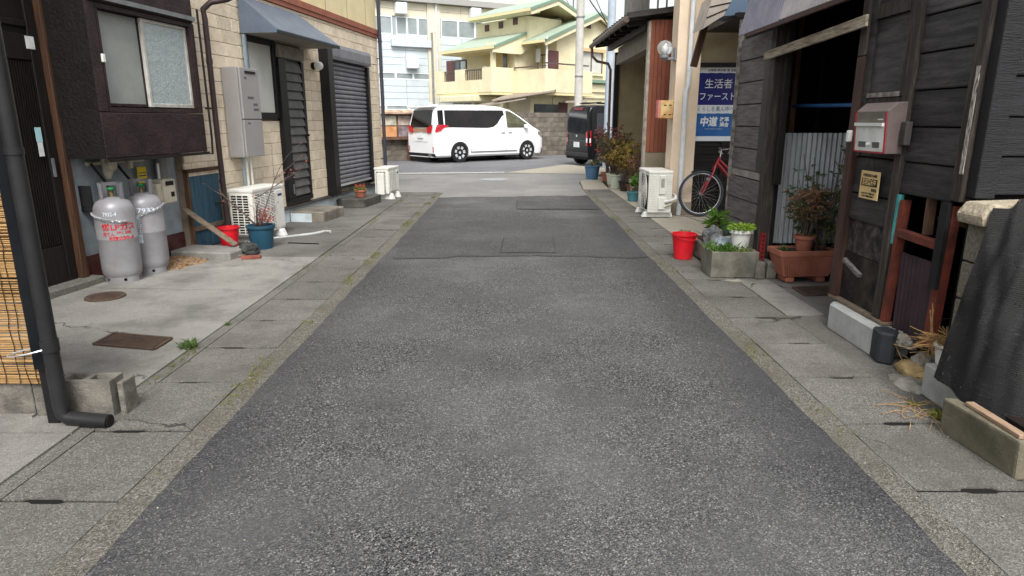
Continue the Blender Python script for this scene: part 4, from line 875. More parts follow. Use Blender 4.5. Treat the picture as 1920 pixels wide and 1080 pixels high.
# mailbox
mbx = thing('mailbox', 'silver wall mailbox with red edges on the black boards', 'mailbox', (XR-.01, 4.125, 1.275))
alu = M('pale_aluminium', (222, 224, 220), (206, 208, 204), 5, rough=.4, metal=0, bump=.03, dirt=(150, 140, 134), dscale=8); redm = M('red_edge', (172, 40, 58), (150, 60, 70), 12, rough=.6)
MB().prism([(.0, 0, 0), (-.11, 0, 0), (-.125, 0, .26), (-.07, 0, .31), (0, 0, .315)], (0, .375, 0)).build('case', M('taupe_metal', (112, 100, 98), (96, 86, 84), 6, rough=.5), mbx, bevel=.004)
def mf(z, d=.0): return -.1115-.015*z/.26-d
def mpanel(name, mat, y0, y1, z0, z1, d0, d1): return MB().prism([(mf(z0, d0), y0, z0), (mf(z0, d1), y0, z0), (mf(z1, d1), y0, z1), (mf(z1, d0), y0, z1)], (0, y1-y0, 0)).build(name, mat, mbx)
mpanel('door', alu, .02, .355, .012, .165, .001, .006); mpanel('red_edge', redm, .0, .018, .004, .25, .001, .005); mpanel('red_edge', redm, .357, .375, .004, .25, .001, .005); mpanel('red_edge', redm, .02, .355, .001, .01, .001, .005)
mpanel('slot_shade', M('slot_grey', (112, 108, 98), (96, 92, 84), 8, rough=.6), .02, .355, .19, .25, .001, .003); mpanel('slot_lip', alu, .02, .355, .167, .188, .001, .02); mpanel('name_plate', paper, .04, .10, .205, .212, .003, .006)
mpanel('window', dk, .06, .14, .035, .07, .006, .008); mpanel('window', dk, .22, .31, .035, .07, .006, .008); mpanel('window_frame', alu, .05, .15, .07, .078, .006, .010); mpanel('window_frame', alu, .21, .32, .07, .078, .006, .010); MB().lathe([(.012, 0), (.012, .02), (0, .022)], (-.118, .18, .055), n=10, R=Matrix.Rotation(-PI/2, 3, 'Y')).build('lock', alu, mbx)
ib = thing('intercom', 'small grey louvred intercom box behind the mailbox', 'intercom', (XR-.03, 4.06, 1.33)); MB().box(-.02, .02, 0, .06, 0, .14).build('case', M('dark_grey_plastic', (74, 70, 68), None, rough=.6), ib, bevel=.004)
mb = MB()
for i in range(6): mb.box(-.024, -.02, .008, .052, .02+i*.014, .027+i*.014)
mb.build('louvres', MATS['dark_grey_plastic'], ib)
tag(MB().box(XR-.06, XR-.03, 4.72, 4.76, 1.33, 1.41).build('doorbell', white, bevel=.006), 'tiny white doorbell on the red-brown porch post', 'doorbell')
# hanging notice
no = thing('notice', 'yellowed paper notice hanging on strings below the mailbox', 'sign', (XR-.028, 4.30, .965)); cream = M('yellowed_card', (226, 200, 146), (206, 178, 124), 7, rough=.8, bump=.1)
MB().box(-.006, 0, 0, .235, 0, .185).build('card', cream, no, bevel=.002); ink = M('ink_black', (34, 30, 28), None, rough=.8, bump=0)
MB().box(-.0075, -.0062, .02, .215, .085, .135).build('black_band', ink, no)
FL = TR(-.0078, 0, 0) @ Matrix(((0, 0, -1, 0), (-1, 0, 0, 0), (0, 1, 0, 0), (0, 0, 0, 1)))       # text facing the street
def ntext(s, sz, m_, y, z, w=None, b=0): text(s, sz, m_, no, TR(0, y, z) @ FL, width=w, bold=b)
ntext('防犯警戒中', .045, cream, .118, .109, .165, .001); ntext('不審者を見たら110番', .022, ink, .118, .155, .17, .0004); ntext('町内会', .026, ink, .05, .062, .06, .0005); ntext('みんなで守ろう地域の安全', .016, ink, .118, .036, .17); ntext('声かけ運動実施中', .014, ink, .118, .018, .15)
MB().tube([(-.003, .07, .18), (.0, .13, .31)], .0015, 5).build('string', ink, no); MB().tube([(-.003, .19, .18), (.0, .14, .31)], .0015, 5).build('string', ink, no)
tag(MB().bar(WX(1583, 486, XR-.05), WX(1612, 517, XR-.05), .03, .03).build('wood_offcut', greyb, bevel=.004), 'short grey wooden offcut nailed aslant on the lower boards', 'wood offcut')
# block wall with coping and the black netting
pw = thing('garden_wall', 'concrete block garden wall end with pale rough coping', 'wall', (2.40, 3.28, 0)); pbm = M('speckled_block', (142, 136, 122), (100, 96, 86), 60, rough=.95, bump=1, bscale=110, dirt=(120, 112, 92), dscale=5)
z = 0.0
for i, h in enumerate((.14, .205, .205, .205, .205)):
    MB().box(0, .39, 0, .15, z+.004, z+h-.004).build('block', pbm, pw, bevel=.012, seg=2); MB().box(.398, 1.6, 0, .15, z+.004, z+h-.004).build('block', pbm, pw, bevel=.006); z += h
cop = MB().prism([(-.05, -.03, z), (-.06, -.03, z+.05), (-.02, -.03, z+.11), (.3, -.03, z+.12), (1.7, -.03, z+.125), (1.7, -.03, z)], (0, .2, 0)).build('coping', M('rough_coping', (178, 168, 148), (136, 126, 108), 40, rough=.95, bump=1, bscale=60), pw, bevel=.015, seg=2)
MB().tube([(.0, -.035, 1.0), (-.005, -.04, .1)], .014, 8).build('rusty_pipe', redpost, pw)
def net_mat():
    m = M('shade_net', (17, 18, 19), (30, 31, 33), 90, rough=.7, bump=0, spec=.3); nt = m.node_tree; N = nt.nodes; L = nt.links; p = N['Principled BSDF']
    tc = N.new('ShaderNodeTexCoord'); wv = N.new('ShaderNodeTexWave'); wv.bands_direction = 'Z'; wv.inputs['Scale'].default_value = 32; wv.inputs['Distortion'].default_value = 4.5; wv.inputs['Detail'].default_value = 3; wv.inputs['Detail Scale'].default_value = 4
    L.new(tc.outputs['UV'], wv.inputs['Vector']); mp = N.new('ShaderNodeMapping'); mp.inputs['Rotation'].default_value = (PI/2, 0, 0); L.new(tc.outputs['UV'], mp.inputs[0]); L.new(mp.outputs[0], wv.inputs['Vector'])
    b = N.new('ShaderNodeBump'); b.inputs['Strength'].default_value = .4; b.inputs['Distance'].default_value = .005; L.new(wv.outputs['Fac'], b.inputs['Height']); L.new(b.outputs[0], p.inputs['Normal'])
    sm = N.new('ShaderNodeMapping'); sm.inputs['Scale'].default_value = (2.5, 34, 1); L.new(tc.outputs['UV'], sm.inputs[0]); sn = N.new('ShaderNodeTexNoise'); sn.inputs['Scale'].default_value = 3; sn.inputs['Detail'].default_value = 8; sn.inputs['Roughness'].default_value = .8; L.new(sm.outputs[0], sn.inputs['Vector'])
    sr = N.new('ShaderNodeMapRange'); sr.inputs[1].default_value = .56; sr.inputs[2].default_value = .74; L.new(sn.outputs[0], sr.inputs[0]); sx = N.new('ShaderNodeMix'); sx.data_type = 'RGBA'; L.new(sr.outputs[0], sx.inputs[0]); sx.inputs[6].default_value = lin((15, 15, 16)); sx.inputs[7].default_value = lin((70, 72, 75)); L.new(sx.outputs[2], p.inputs['Base Color'])
    no = N.new('ShaderNodeTexNoise'); no.inputs['Scale'].default_value = 90; no.inputs['Detail'].default_value = 5; L.new(tc.outputs['Object'], no.inputs['Vector'])
    r = N.new('ShaderNodeMapRange'); r.inputs[1].default_value = .30; r.inputs[2].default_value = .36; r.inputs[3].default_value = .25; L.new(no.outputs[0], r.inputs[0]); L.new(r.outputs[0], p.inputs['Alpha']); return m
from mathutils import noise as nz
nu, nv = 46, 46; vs = []; uvs = []
for j in range(nv+1):
    v = j/nv
    for i in range(nu+1):
        u_ = i/nu
        tx, ty, tz = 2.375+1.1*u_, 3.235-.02*u_, 1.08+.05*math.sin(u_*9)*u_+ (.02 if u_ > .1 else -.02)
        bx = 2.17+1.0*max(0, u_-.32)**1.25; by = 3.16-.95*u_; bz = .195-.055*min(1, u_*2)+.012*math.sin(u_*17)
        w_ = v**.95; out = .10*math.sin(PI*v**.8)*(1-u_*.3)*min(1, u_*4+.1)
        x = tx+(bx-tx)*w_-out*.6; y = ty+(by-ty)*w_-out; zz = tz+(bz-tz)*v
        n_ = nz.noise(Vector((u_*5, v*5, 1.3)))*.03*math.sin(PI*min(1, v*1.1+.05))+nz.noise(Vector((u_*16-v*3, v*1.6, 4)))*.02*min(1, v*3+.2)+nz.noise(Vector((u_*34+v*4, v*3, 7)))*.006
        vs.append((x-n_, y-n_*.8, zz+nz.noise(Vector((u_*8, v*8, 9)))*.008)); uvs.append((u_*1.4, v))
nm = MB().add(vs, [(j*(nu+1)+i, j*(nu+1)+i+1, (j+1)*(nu+1)+i+1, (j+1)*(nu+1)+i) for j in range(nv) for i in range(nu)]).build('shade_net', net_mat(), smooth=2)
ul = nm.data.uv_layers.new(name='UVMap')
for lp_ in nm.data.loops: ul.data[lp_.index].uv = uvs[lp_.vertex_index]
tag(nm, 'black shade netting draped over plants at the block wall', 'netting')
mb = MB()
for i in range(900):
    p = Vector((U(2.62, 3.2), U(2.85, 3.15), U(.3, .75))); mb.leaf(p, (U(-1, 1), U(-1, 1), U(-.3, 1)), U(.03, .06), U(.015, .03))
t = thing('shrub', 'green shrub hidden under the black netting', 'shrub', (2.7, 3.0, 0)); mb.build('leaves', M('shrub_leaf', (70, 92, 44), (44, 62, 30), 12, rough=.6, coord='World', bump=0), t, world=True); MB().tube([(0, 0, 0), (.02, 0, .5)], .02, 6).build('trunk', bark, t)
tag(MB().prism([(2.265, 3.06, 0), (2.275, 3.40, 0), (2.42, 3.40, 0), (2.42, 3.06, 0)], (0, 0, .185)).build('kerb_block', MATS['white_concrete'], bevel=.008), 'pale grey painted kerb block under the netting corner', 'kerb block')
# U-shaped concrete block with plank
t = thing('gutter_block', 'brownish grey concrete channel block with a wooden strip on top', 'concrete block', (2.12, 2.48, .005)); cbm = M('mossy_concrete', (120, 114, 98), (92, 88, 74), 6, rough=.95, bump=.7, bscale=90, dirt=(70, 66, 52), dscale=4)
MB().prism([(0, 0, 0), (.055, 0, 0), (.055, 0, .18), (-.01, 0, .18)], (-.035, .45, 0)).build('wall', cbm, t, bevel=.012, seg=2); MB().prism([(.056, 0, 0), (.40, 0, 0), (.40, 0, .05), (.056, 0, .05)], (-.035, .45, 0)).build('floor', cbm, t, bevel=.006); MB().prism([(.345, 0, .052), (.40, 0, .052), (.40, 0, .18), (.35, 0, .18)], (-.035, .45, 0)).build('wall', cbm, t, bevel=.008)
MB().box(.0, .04, .02, .36, .181, .20).build('wood_strip', M('pale_lath', (160, 136, 114), (126, 104, 84), 8, rough=.8, stretch=(5, .7, 5)), t, bevel=.003)
t = thing('planter', 'dark brown planter box under the hem of the netting', 'planter', (2.36, 2.62, .056)); MB().prism([(-.10, -.12, 0), (-.12, -.13, .13), (.3, -.13, .13), (.27, -.12, 0)], (0, .5, 0)).build('box', M('dark_brown_plastic', (38, 29, 27), (28, 22, 21), 5, rough=.5), t, bevel=.01)
# white pot with dry straw
t = thing('potted_plant', 'small white pot of dry straw beside the netting', 'potted plant', (2.365, 3.37, .187)); MB().lathe([(0, 0), (.045, 0), (.06, .10), (.068, .10), (.068, .115), (.055, .115), (.05, .09), (0, .09)], n=20).build('pot', white, t, smooth=True)
straw = M('straw', (178, 146, 98), (136, 102, 64), 30, rough=.8, bump=0, coord='World'); mb = MB()
for i in range(150):
    p = Vector((U(-.05, .05), U(-.05, .05), .09)); d = Vector((U(-1, 1), U(-.4, 1), U(.2, 1.1))).normalized(); L_ = U(.06, .2); mb.tube([p, p+d*L_*.5, p+d*L_+Vector((U(-.03, .03), U(-.03, .03), -.05))], .0016, 4)
for i in range(16):
    p = Vector((U(-.08, .05), U(.05, .35), U(-.1, .03))); mb.tube([p, p+Vector((U(-.15, .15), U(-.1, .25), U(-.02, .05)))], .002, 4)
for i in range(3): mb.tube([(U(-.06, .02), .12, 0), (U(-.06, -.02), U(.1, .16), U(.2, .36))], .003, 4)
mb.build('straw', straw, t)
mb = MB()
for i in range(26):
    c = G(U(1690, 1750), U(752, 800)); d = Vector((U(-1, 1), U(-1, .6), 0)).normalized()*U(.05, .16); mb.tube([c+Vector((0, 0, .015)), c+d*.5+Vector((0, 0, .03)), c+d+Vector((0, 0, .014))], .0015, 4)
o = stuff(mb.build('dry_stalks', straw)); o['label'] = 'dry pale stalks lying on the gutter slabs'; o['category'] = 'dry stalks'
# terracotta trough with nandina
def trough(t, L_, D_, h, mat, ribs=True):
    def rect(l, d, z): return [(-l/2, -d/2, z), (l/2, -d/2, z), (l/2, d/2, z), (-l/2, d/2, z)]
    mb = MB(); a = rect(L_*.76, D_*.7, .05); b = rect(L_*.96, D_*.95, h-.05); mb.add(a+b, [(0, 3, 2, 1), (0, 1, 5, 4), (1, 2, 6, 5), (2, 3, 7, 6), (3, 0, 4, 7)]); mb.build('tub', mat, t, bevel=.008)
    mb = MB(); mb.box(-L_/2, L_/2, -D_/2, -D_/2+.025, h-.05, h); mb.box(-L_/2, L_/2, D_/2-.025, D_/2, h-.05, h); mb.box(-L_/2, -L_/2+.025, -D_/2+.0255, D_/2-.0255, h-.05, h); mb.box(L_/2-.025, L_/2, -D_/2+.0255, D_/2-.0255, h-.05, h); mb.build('rim', mat, t, bevel=.004)
    MB().box(-L_/2+.03, L_/2-.03, -D_/2+.03, D_/2-.03, h-.055, h-.02).build('soil', soil, t)
    if ribs:
        mb = MB(); n = 26
        for i in range(n):
            f = (i+.5)/n*2-1; x0, x1 = f*L_*.37, f*L_*.465; mb.bar((x0, -D_*.35-.005, .06), (x1, -D_*.475-.005, h-.055), .007, .012)
        mb.build('ribs', mat, t)
    for x in (-L_*.26, L_*.26): MB().box(x-.04, x+.04, -D_*.33, D_*.33, 0, .049).build('foot', mat, t, bevel=.005)
tp = thing('trough_planter', 'ribbed terracotta trough planter in the porch opening', 'planter', (2.72, 6.02, .02), .06); trough(tp, .56, .30, .30, terra)
def nandina(t, stems, h, spread, cols, z0=0, leaf=.06, dens=9, cluster=5):
    st = MB(); ls = [MB() for _ in cols]
    for s in range(stems):
        a = U(0, 6.28); top = Vector((spread*math.cos(a)*U(.1, 1), spread*math.sin(a)*U(.1, .8), z0+h*U(.45, 1))); p0 = Vector((U(-.03, .03), U(-.03, .03), z0)); mid = p0.lerp(top, .5)+Vector((U(-.04, .04), U(-.04, .04), .03)); st.tube([p0, mid, top], [.006, .005, .003], 5)
        ci = min(len(cols)-1, int(len(cols)*(top.z-z0)/h*random.uniform(.6, 1.25)))
        for q in range(cluster):
            f = U(.45, 1); b = (p0.lerp(mid, f*2) if f < .5 else mid.lerp(top, f*2-1)); d = Vector((U(-1, 1), U(-1, 1), U(-.1, .7))).normalized(); L_ = U(.08, .17); e = b+d*L_; st.tube([b, e], .0018, 3)
            for k in range(dens):
                q_ = b.lerp(e, U(.35, 1)); dd = (d*.6+Vector((U(-1, 1), U(-1, 1), U(-.7, .35)))).normalized(); ls[ci if random.random() < .8 else random.randrange(len(cols))].leaf(q_, dd, leaf*U(.6, 1.15), leaf*.32)
    st.build('stems', bark, t)
    for l_, c_ in zip(ls, cols):
        if l_.v: l_.build('leaves', c_, t)
lg = M('leaf_green', (92, 112, 64), (62, 82, 46), 10, rough=.55, bump=0, coord='World'); lo_ = M('leaf_olive', (104, 92, 58), (76, 70, 46), 10, rough=.55, bump=0, coord='World'); lr = M('leaf_russet', (156, 110, 86), (112, 84, 62), 10, rough=.55, bump=0, coord='World')
t = thing('potted_plant', 'nandina with russet leaves in a terracotta pot standing in the trough', 'potted plant', (2.72, 6.02, .305)); pot(t, .14, .065, .085, terra); nandina(t, 12, .50, .22, [lr, lo_, lr], .12, .06, 8, 6)
t = thing('nandina_shrub', 'tall green nandina growing before the corrugated sheet', 'shrub', (2.90, 6.10, .02)); nandina(t, 20, 1.2, .36, [lo_, lg, lg, lg], .0, .055, 8, 8)
tuft('short green sprouts at the end of the terracotta trough', (2.53, 6.0), 26, .04, .09).location.z = .30
# red slotted post and concrete foot blocks
t = thing('steel_angle', 'red slotted steel angle post beside the porch', 'post', (2.37, 6.16, .18)); MB().box(0, .045, 0, .006, 0, .26).build('flange', M('dark_red_paint', (128, 32, 38), (104, 26, 32), 10, rough=.6), t); MB().box(0, .006, .0065, .045, 0, .26).build('flange', MATS['dark_red_paint'], t)
mb = MB()
for i in range(6): mb.box(.014, .030, -.002, -.0005, .02+i*.04, .04+i*.04)
mb.build('slots', dark, t)
for x, lbl in ((2.315, 'rough grey foundation stone under the black porch post'), (2.42, 'grey foundation stone beside the terracotta trough')): tag(MB().prism([(x, 6.07, .008), (x+.095, 6.07, .008), (x+.09, 6.07, .17), (x+.03, 6.07, .185), (x+.004, 6.07, .17)], (0, .22, 0)).build('foundation_stone', blockm, bevel=.01), lbl, 'stone')
# concrete trough planter with rockery
cp_ = thing('concrete_planter', 'grey concrete planter box standing on the gutter with low green plants', 'planter', (2.12, 6.28, .015))
mb = MB(); mb.box(-.22, .23, -.17, -.13, 0, .25); mb.box(-.22, .23, .13, .17, 0, .25); mb.box(-.22, -.18, -.129, .129, 0, .249); mb.box(.19, .23, -.129, .129, 0, .249); mb.build('box', M('planter_concrete', (128, 124, 114), (92, 90, 82), 6, rough=.95, bump=.7, dirt=(70, 68, 58), dscale=4), cp_, bevel=.006); MB().box(-.178, .188, -.128, .128, .0, .225).build('soil', soil, cp_)
ly = M('leaf_bright', (150, 176, 60), (104, 140, 44), 14, rough=.5, bump=0, coord='World'); lgg = M('leaf_fresh', (92, 128, 48), (62, 96, 36), 14, rough=.5, bump=0, coord='World')
mb = MB()
for i in range(380): mb.leaf((U(-.19, .19)-.03, U(-.15, .13), .225+U(0, .05)), (U(-1, 1), U(-1, .5), U(-.2, 1)), U(.03, .07), U(.008, .016))
mb.build('leaves', lgg, cp_); mb = MB()
for i in range(70): mb.leaf((U(.02, .18), U(-.12, .1), .23+U(0, .03)), (U(-1, 1), U(-1, 1), U(0, 1)), U(.015, .03), .012)
stuff(mb.build('flowers', M('flower_pinkish', (214, 180, 140), (190, 150, 110), 12, rough=.6, bump=0), cp_))
rg_ = M('garden_stone', (128, 130, 130), (72, 74, 76), 7, rough=.9, bump=1, bscale=40, bdist=.02, coord='World'); rp_ = M('pale_garden_stone', (172, 166, 152), (120, 114, 104), 8, rough=.9, bump=1, bscale=40, bdist=.02, coord='World')
for i, (c, s, m_, lbl) in enumerate([((2.08, 6.62, .16), (.10, .12, .11), rg_, 'craggy grey rockery stone behind the red bucket'), ((2.13, 6.52, .17), (.09, .09, .10), M('bluish_stone', (168, 182, 192), (116, 126, 134), 9, rough=.85, bump=.8, coord='World'), 'bluish white rockery stone above the concrete planter'), ((2.22, 6.64, .20), (.11, .10, .08), rp_, 'rounded tan rockery stone behind the white pot'), ((2.12, 6.85, .20), (.10, .12, .12), rg_, 'dark grey rockery stone at the foot of the rosette plant'), ((2.28, 6.56, .14), (.12, .10, .09), rp_, 'flat pale rockery stone carrying the white pot'), ((2.03, 6.50, .18), (.05, .06, .05), rp_, 'small pale rockery stone at the edge of the planting bed')]): rk(c, s, m_, 20+i, lbl, 'rockery_stone')
pbed = thing('planting_bed', 'raised concrete planting bed holding the rockery', 'planter', (2.20, 6.85, .015)); MB().box(-.18, .18, -.38, .45, 0, .20).build('kerb', MATS['planter_concrete'], pbed, bevel=.02); MB().box(-.15, .15, -.34, .41, .201, .215).build('soil', soil, pbed)
rk((2.12, 6.02, -.03), (.12, .05, .03), rp_, 44, 'flat broken slab fragment in front of the concrete planter')
wp = thing('potted_plant', 'white pot of bright yellow-green leaves on the rockery', 'potted plant', (2.235, 6.33, .262)); MB().lathe([(0, 0), (.075, 0), (.095, .15), (.112, .155), (.112, .185), (.095, .185), (.09, .16), (0, .16)], n=26).build('pot', white, wp, smooth=True)
mb = MB()
for i in range(330):
    a = U(0, 6.28); q = math.sqrt(U(0, 1)); mb.leaf((.12*q*math.cos(a), .12*q*math.sin(a), .17+U(0, .06)), (U(-1, 1)+math.cos(a), U(-1, 1)+math.sin(a), U(-.2, .9)), U(.025, .05), U(.012, .02))
mb.build('leaves', ly, wp)
yp = thing('rosette_plant', 'spiky green rosette plant growing among the rocks', 'plant', (2.20, 7.0, .24)); MB().tube([(0, 0, 0), (0, 0, .20)], .022, 7).build('stem', straw, yp)
mb = MB()
for i in range(95):
    a = U(0, 6.28); z = U(.10, .24); el = U(-.2, 1.0)*(z/.22); d = Vector((math.cos(a), math.sin(a), el*1.1)); L_ = U(.10, .20); mb.leaf((0, 0, z), d, L_, .022, Vector((0, 0, 1)))
mb.build('leaves', lgg, yp); mb = MB()
for i in range(40):
    a = U(0, 6.28); mb.leaf((0, 0, U(.05, .12)), (math.cos(a), math.sin(a), -.5), U(.08, .15), .014, Vector((0, 0, 1)))
mb.build('dry_leaves', straw, yp)
t = thing('agave', 'bluish broad-leaved plant beside the spiky rosette', 'plant', (2.34, 6.95, .2)); mb = MB()
for i in range(22):
    a = U(0, 6.28); mb.leaf((0, 0, .02), (math.cos(a)*.7, math.sin(a)*.7, U(.5, 1.4)), U(.15, .28), .04, Vector((0, 0, 1)))
mb.build('leaves', M('blue_leaf', (92, 112, 104), (70, 88, 80), 9, rough=.5, bump=0, coord='World'), t)
bucket('bright red bucket standing on the gutter by the rockery', (1.875, 7.06, .012), .275, .098, .128)
t = thing('potted_plant', 'tiny dark pot of green sprigs behind the red bucket', 'potted plant', (1.98, 7.45, .012)); pot(t, .20, .06, .075, blackrough); mb = MB()
for i in range(120): mb.leaf((U(-.06, .06), U(-.06, .06), .18+U(0, .05)), (U(-1, 1), U(-1, 1), U(0, 1)), U(.02, .04), .012)
mb.build('leaves', lgg, t)
# ================================================================== cream house with poster wall, bicycle, outdoor unit
cream_r = M('cream_render', (220, 202, 180), (208, 190, 168), 3, rough=.85, bump=.25, dirt=(186, 168, 146), dscale=2.5); khaki = M('khaki_render', (172, 160, 134), (150, 140, 116), 3, rough=.85, bump=.3)
ch = thing('cream_house', 'tall cream rendered house with recessed dark lattice door', 'house', (2.5, 10.5, 0))
def cb(name, mat, *a, parent=None, bev=0): return MB().box(*a).build(name, mat, parent or ch, world=True, bevel=bev)
cb('pier', cream_r, 2.48, 2.84, 10.42, 10.80, 0, 6.5); cb('side_wall', cream_r, 2.842, 6, 10.9, 12.3, 0, 6.5); cb('pier_base', M('grey_plinth', (150, 142, 128), (128, 120, 108), 5, rough=.9), 2.475, 2.845, 10.412, 10.805, 0, .22); cb('upper_wall', cream_r, 2.842, 6, 9.4, 10.898, 3.02, 6.5)
cb('recess_wall', khaki, 2.842, 4.6, 10.60, 10.88, 2.33, 3.018); cb('head_rail', darkwood, 2.842, 4.6, 10.50, 10.62, 2.26, 2.325)
ld = MB().box(2.842, 4.0, 10.60, 10.64, .02, 2.255).build('lattice_door', darkwood, ch, world=True)
for i in range(9): MB().box(2.85, 3.98, 10.575, 10.598, .12+i*.12, .155+i*.12).build('rail', darkwood, ld, world=True)
for x in (2.86, 3.3, 3.74): MB().box(x, x+.05, 10.56, 10.574, .02, 1.16).build('stile', darkwood, ld, world=True)
# poster
po = thing('poster', 'blue and white campaign poster with large white lettering on the dark door', 'poster', (2.82, 10.555, 1.16))
PW, PH = .665, 1.14
navy = M('poster_navy', (32, 34, 112), (28, 30, 100), 3, rough=.4, bump=0); pblue = M('poster_blue', (36, 84, 150), (48, 106, 168), 2, rough=.4, bump=0); pwhite = M('poster_white', (214, 220, 226), None, rough=.4, bump=0); pgrey = M('poster_grey', (96, 110, 130), None, rough=.5, bump=0)
MB().box(0, PW, 0, .006, 0, PH).build('sheet', pwhite, po)
def band(name, z0, z1, m_):
    pts = [(.03+U(-.004, .004), -.001, z0+(z1-z0)*k/8) for k in range(9)]; top_ = [(PW-.012, -.001, z1), (PW-.012, -.001, z0)]
    up = [(.03+(PW-.042)*k/9, -.001, z1+(.006 if k % 2 else 0)) for k in range(1, 9)]
    return MB().prism([(p[0], p[1], p[2]) for p in pts]+up+top_, (0, -.001, 0)).build(name, m_, po)
band('navy_field', .545, 1.015, navy); band('blue_field', .075, .415, pblue)
FC = Matrix(((1, 0, 0, 0), (0, 0, -1, 0), (0, 1, 0, 0), (0, 0, 0, 1)))                      # text facing -Y
def ptext(s, sz, m_, x, z, w=None, b=0, sh=0): text(s, sz, m_, po, TR(x, -.0032, z) @ FC, width=w, bold=b, shear=sh)
ptext('生活者', .15, pwhite, .36, .85, .42, .0005); ptext('ファースト', .13, pwhite, .355, .665, .54, .0005); ptext('くらしを真ん中へ', .085, pgrey, .34, .48, .56, .0); ptext('中道', .15, pwhite, .24, .285, .27, .006, .12); ptext('改革', .07, pwhite, .49, .325, .145, .003); ptext('連合', .07, pwhite, .49, .245, .145, .003)
ptext('公明党 掲示板 第 支部', .042, dk, .40, 1.055, .44, .0008); ptext('Centrist Reform Alliance', .018, pwhite, .33, .185, .28)
# globe lamp, box, pipes on the pier
gl = thing('globe_lamp', 'clear round globe lamp on a grey bracket on the cream pier', 'lamp', (2.48, 10.50, 2.45)); MB().box(-.03, -.001, -.06, .06, -.10, .09).build('bracket', M('lamp_grey', (128, 132, 138), None, rough=.5, metal=.4, bump=0), gl, bevel=.006); MB().box(-.2, -.03, -.03, .03, -.09, -.05).build('arm', MATS['lamp_grey'], gl, bevel=.006); MB().lathe([(.065, -.06), (.07, -.02), (.06, .0)], (-.17, 0, -.0), n=18).build('collar', MATS['lamp_grey'], gl, smooth=True)
MB().lathe([(.055, .0), (.095, .035), (.115, .09), (.108, .145), (.075, .19), (.03, .21), (0, .212)], (-.17, 0, -.02), n=24).build('globe', M('clear_glass', (236, 238, 240), None, rough=.06, bump=0, trans=.85, spec=.6), gl, smooth=2); MB().lathe([(.02, 0), (.035, .06), (.03, .1), (0, .115)], (-.17, 0, .0), n=12).build('bulb', M('opal_glass', (0, 0, 0)), gl, smooth=2)
bx_ = thing('meter_box', 'rusty cream metal box with red face on the cream pier', 'meter box', (2.479, 10.34, 1.50)); MB().box(-.20, .0, .1, .28, .0, .27).build('case', M('rusty_cream', (206, 182, 130), (176, 128, 78), 6, rough=.7, dirt=(140, 84, 44), dscale=6), bx_, bevel=.01); MB().box(-.235, -.201, .105, .275, .01, .275).build('red_face', M('faded_red', (206, 92, 88), (190, 130, 120), 14, rough=.6), bx_, bevel=.006)
for x, z in ((-.13, .06), (-.05, .06), (-.13, .2), (-.05, .2)): MB().box(x-.018, x+.018, .096, .0995, z-.008, z+.008).build('vent_slot', dark, bx_)
dpm = M('pale_downpipe', (208, 212, 214), (188, 194, 198), 5, rough=.45, bump=.03)
pp = thing('downpipe', 'pale grey downpipe on the cream pier beside the poster', 'downpipe', (2.63, 10.34, 0)); MB().tube([(.03, 0, 6.4), (.03, 0, 2.0), (.0, 0, 1.9), (-.0, 0, .02)], .036, 12).build('pipe', dpm, pp, smooth=True)
for z in (.95, 1.5, 2.2): MB().lathe([(.041, z), (.041, z+.05)], (.0 if z < 1.95 else .03, 0, 0), n=14).build('collar', dpm, pp, smooth=True)
a3 = aircon('beige outdoor unit with round fan guard at the cream pier', (2.24, 10.05, .02), PI, W=.78, D=.36, Ht=.62, z0=.08, fins=False, style=1)
a3.location = (2.26, 10.05, .02); a3.rotation_euler = (0, 0, 0); a3.scale = (-1, 1, 1)
MB().tube([(-.06, -.02, .25), (-.16, -.05, .27), (-.24, .0, .30), (-.26, .1, .33), (-.265, .25, .33)], .022, 8).build('pipe', white, a3, smooth=True); MB().tube([(-.05, -.02, .17), (-.15, -.04, .21), (-.22, .02, .26)], .014, 8).build('pipe', offwhite, a3, smooth=True)
# bicycle
bk = thing('bicycle', 'red city bicycle parked against the dark lattice door', 'bicycle', (2.93, 10.22, .02), .05)
rubber = M('tyre_grey', (62, 64, 70), (52, 54, 60), 10, rough=.8); chrome = M('chrome', (190, 192, 196), None, rough=.25, metal=.9, bump=0); bred = M('bicycle_red', (150, 24, 40), (132, 20, 34), 4, rough=.3, bump=0, coat=.5)
RW = .335
for cx in (0, 1.10):
    wl = MB().tube([(cx+RW*math.cos(a), 0, RW+.018+RW*math.sin(a)) for a in [2*PI*k/48 for k in range(49)]], .021, 8, False).build('wheel', rubber, bk, smooth=2)
    MB().tube([(cx+(RW-.028)*math.cos(a), 0, RW+.018+(RW-.028)*math.sin(a)) for a in [2*PI*k/48 for k in range(49)]], .011, 6, False).build('rim', chrome, wl, smooth=2)
    mb = MB()
    for k in range(32):
        a = 2*PI*k/32; b = a+(1.2 if k % 2 else -1.2); sy = .03 if k % 4 < 2 else -.03; mb.tube([(cx+.018*math.cos(b), sy, RW+.018+.018*math.sin(b)), (cx+(RW-.03)*math.cos(a), 0, RW+.018+(RW-.03)*math.sin(a))], .0016, 4, False)
    mb.build('spokes', chrome, wl); MB().tube([(cx, -.05, RW+.018), (cx, .05, RW+.018)], .02, 10).build('hub', chrome, wl)
z0 = RW+.018
for sy in (-.05, .05): MB().tube([(0, sy, z0), (.05, sy, z0+.10), (.17, sy*.8, z0+.36), (.19, sy*.3, z0+.42)], [.010, .012, .014, .014], 8).build('fork', bred, bk, smooth=True)
MB().tube([(.185, 0, z0+.40), (.26, 0, z0+.56)], .02, 10).build('head_tube', bred, bk, smooth=True)
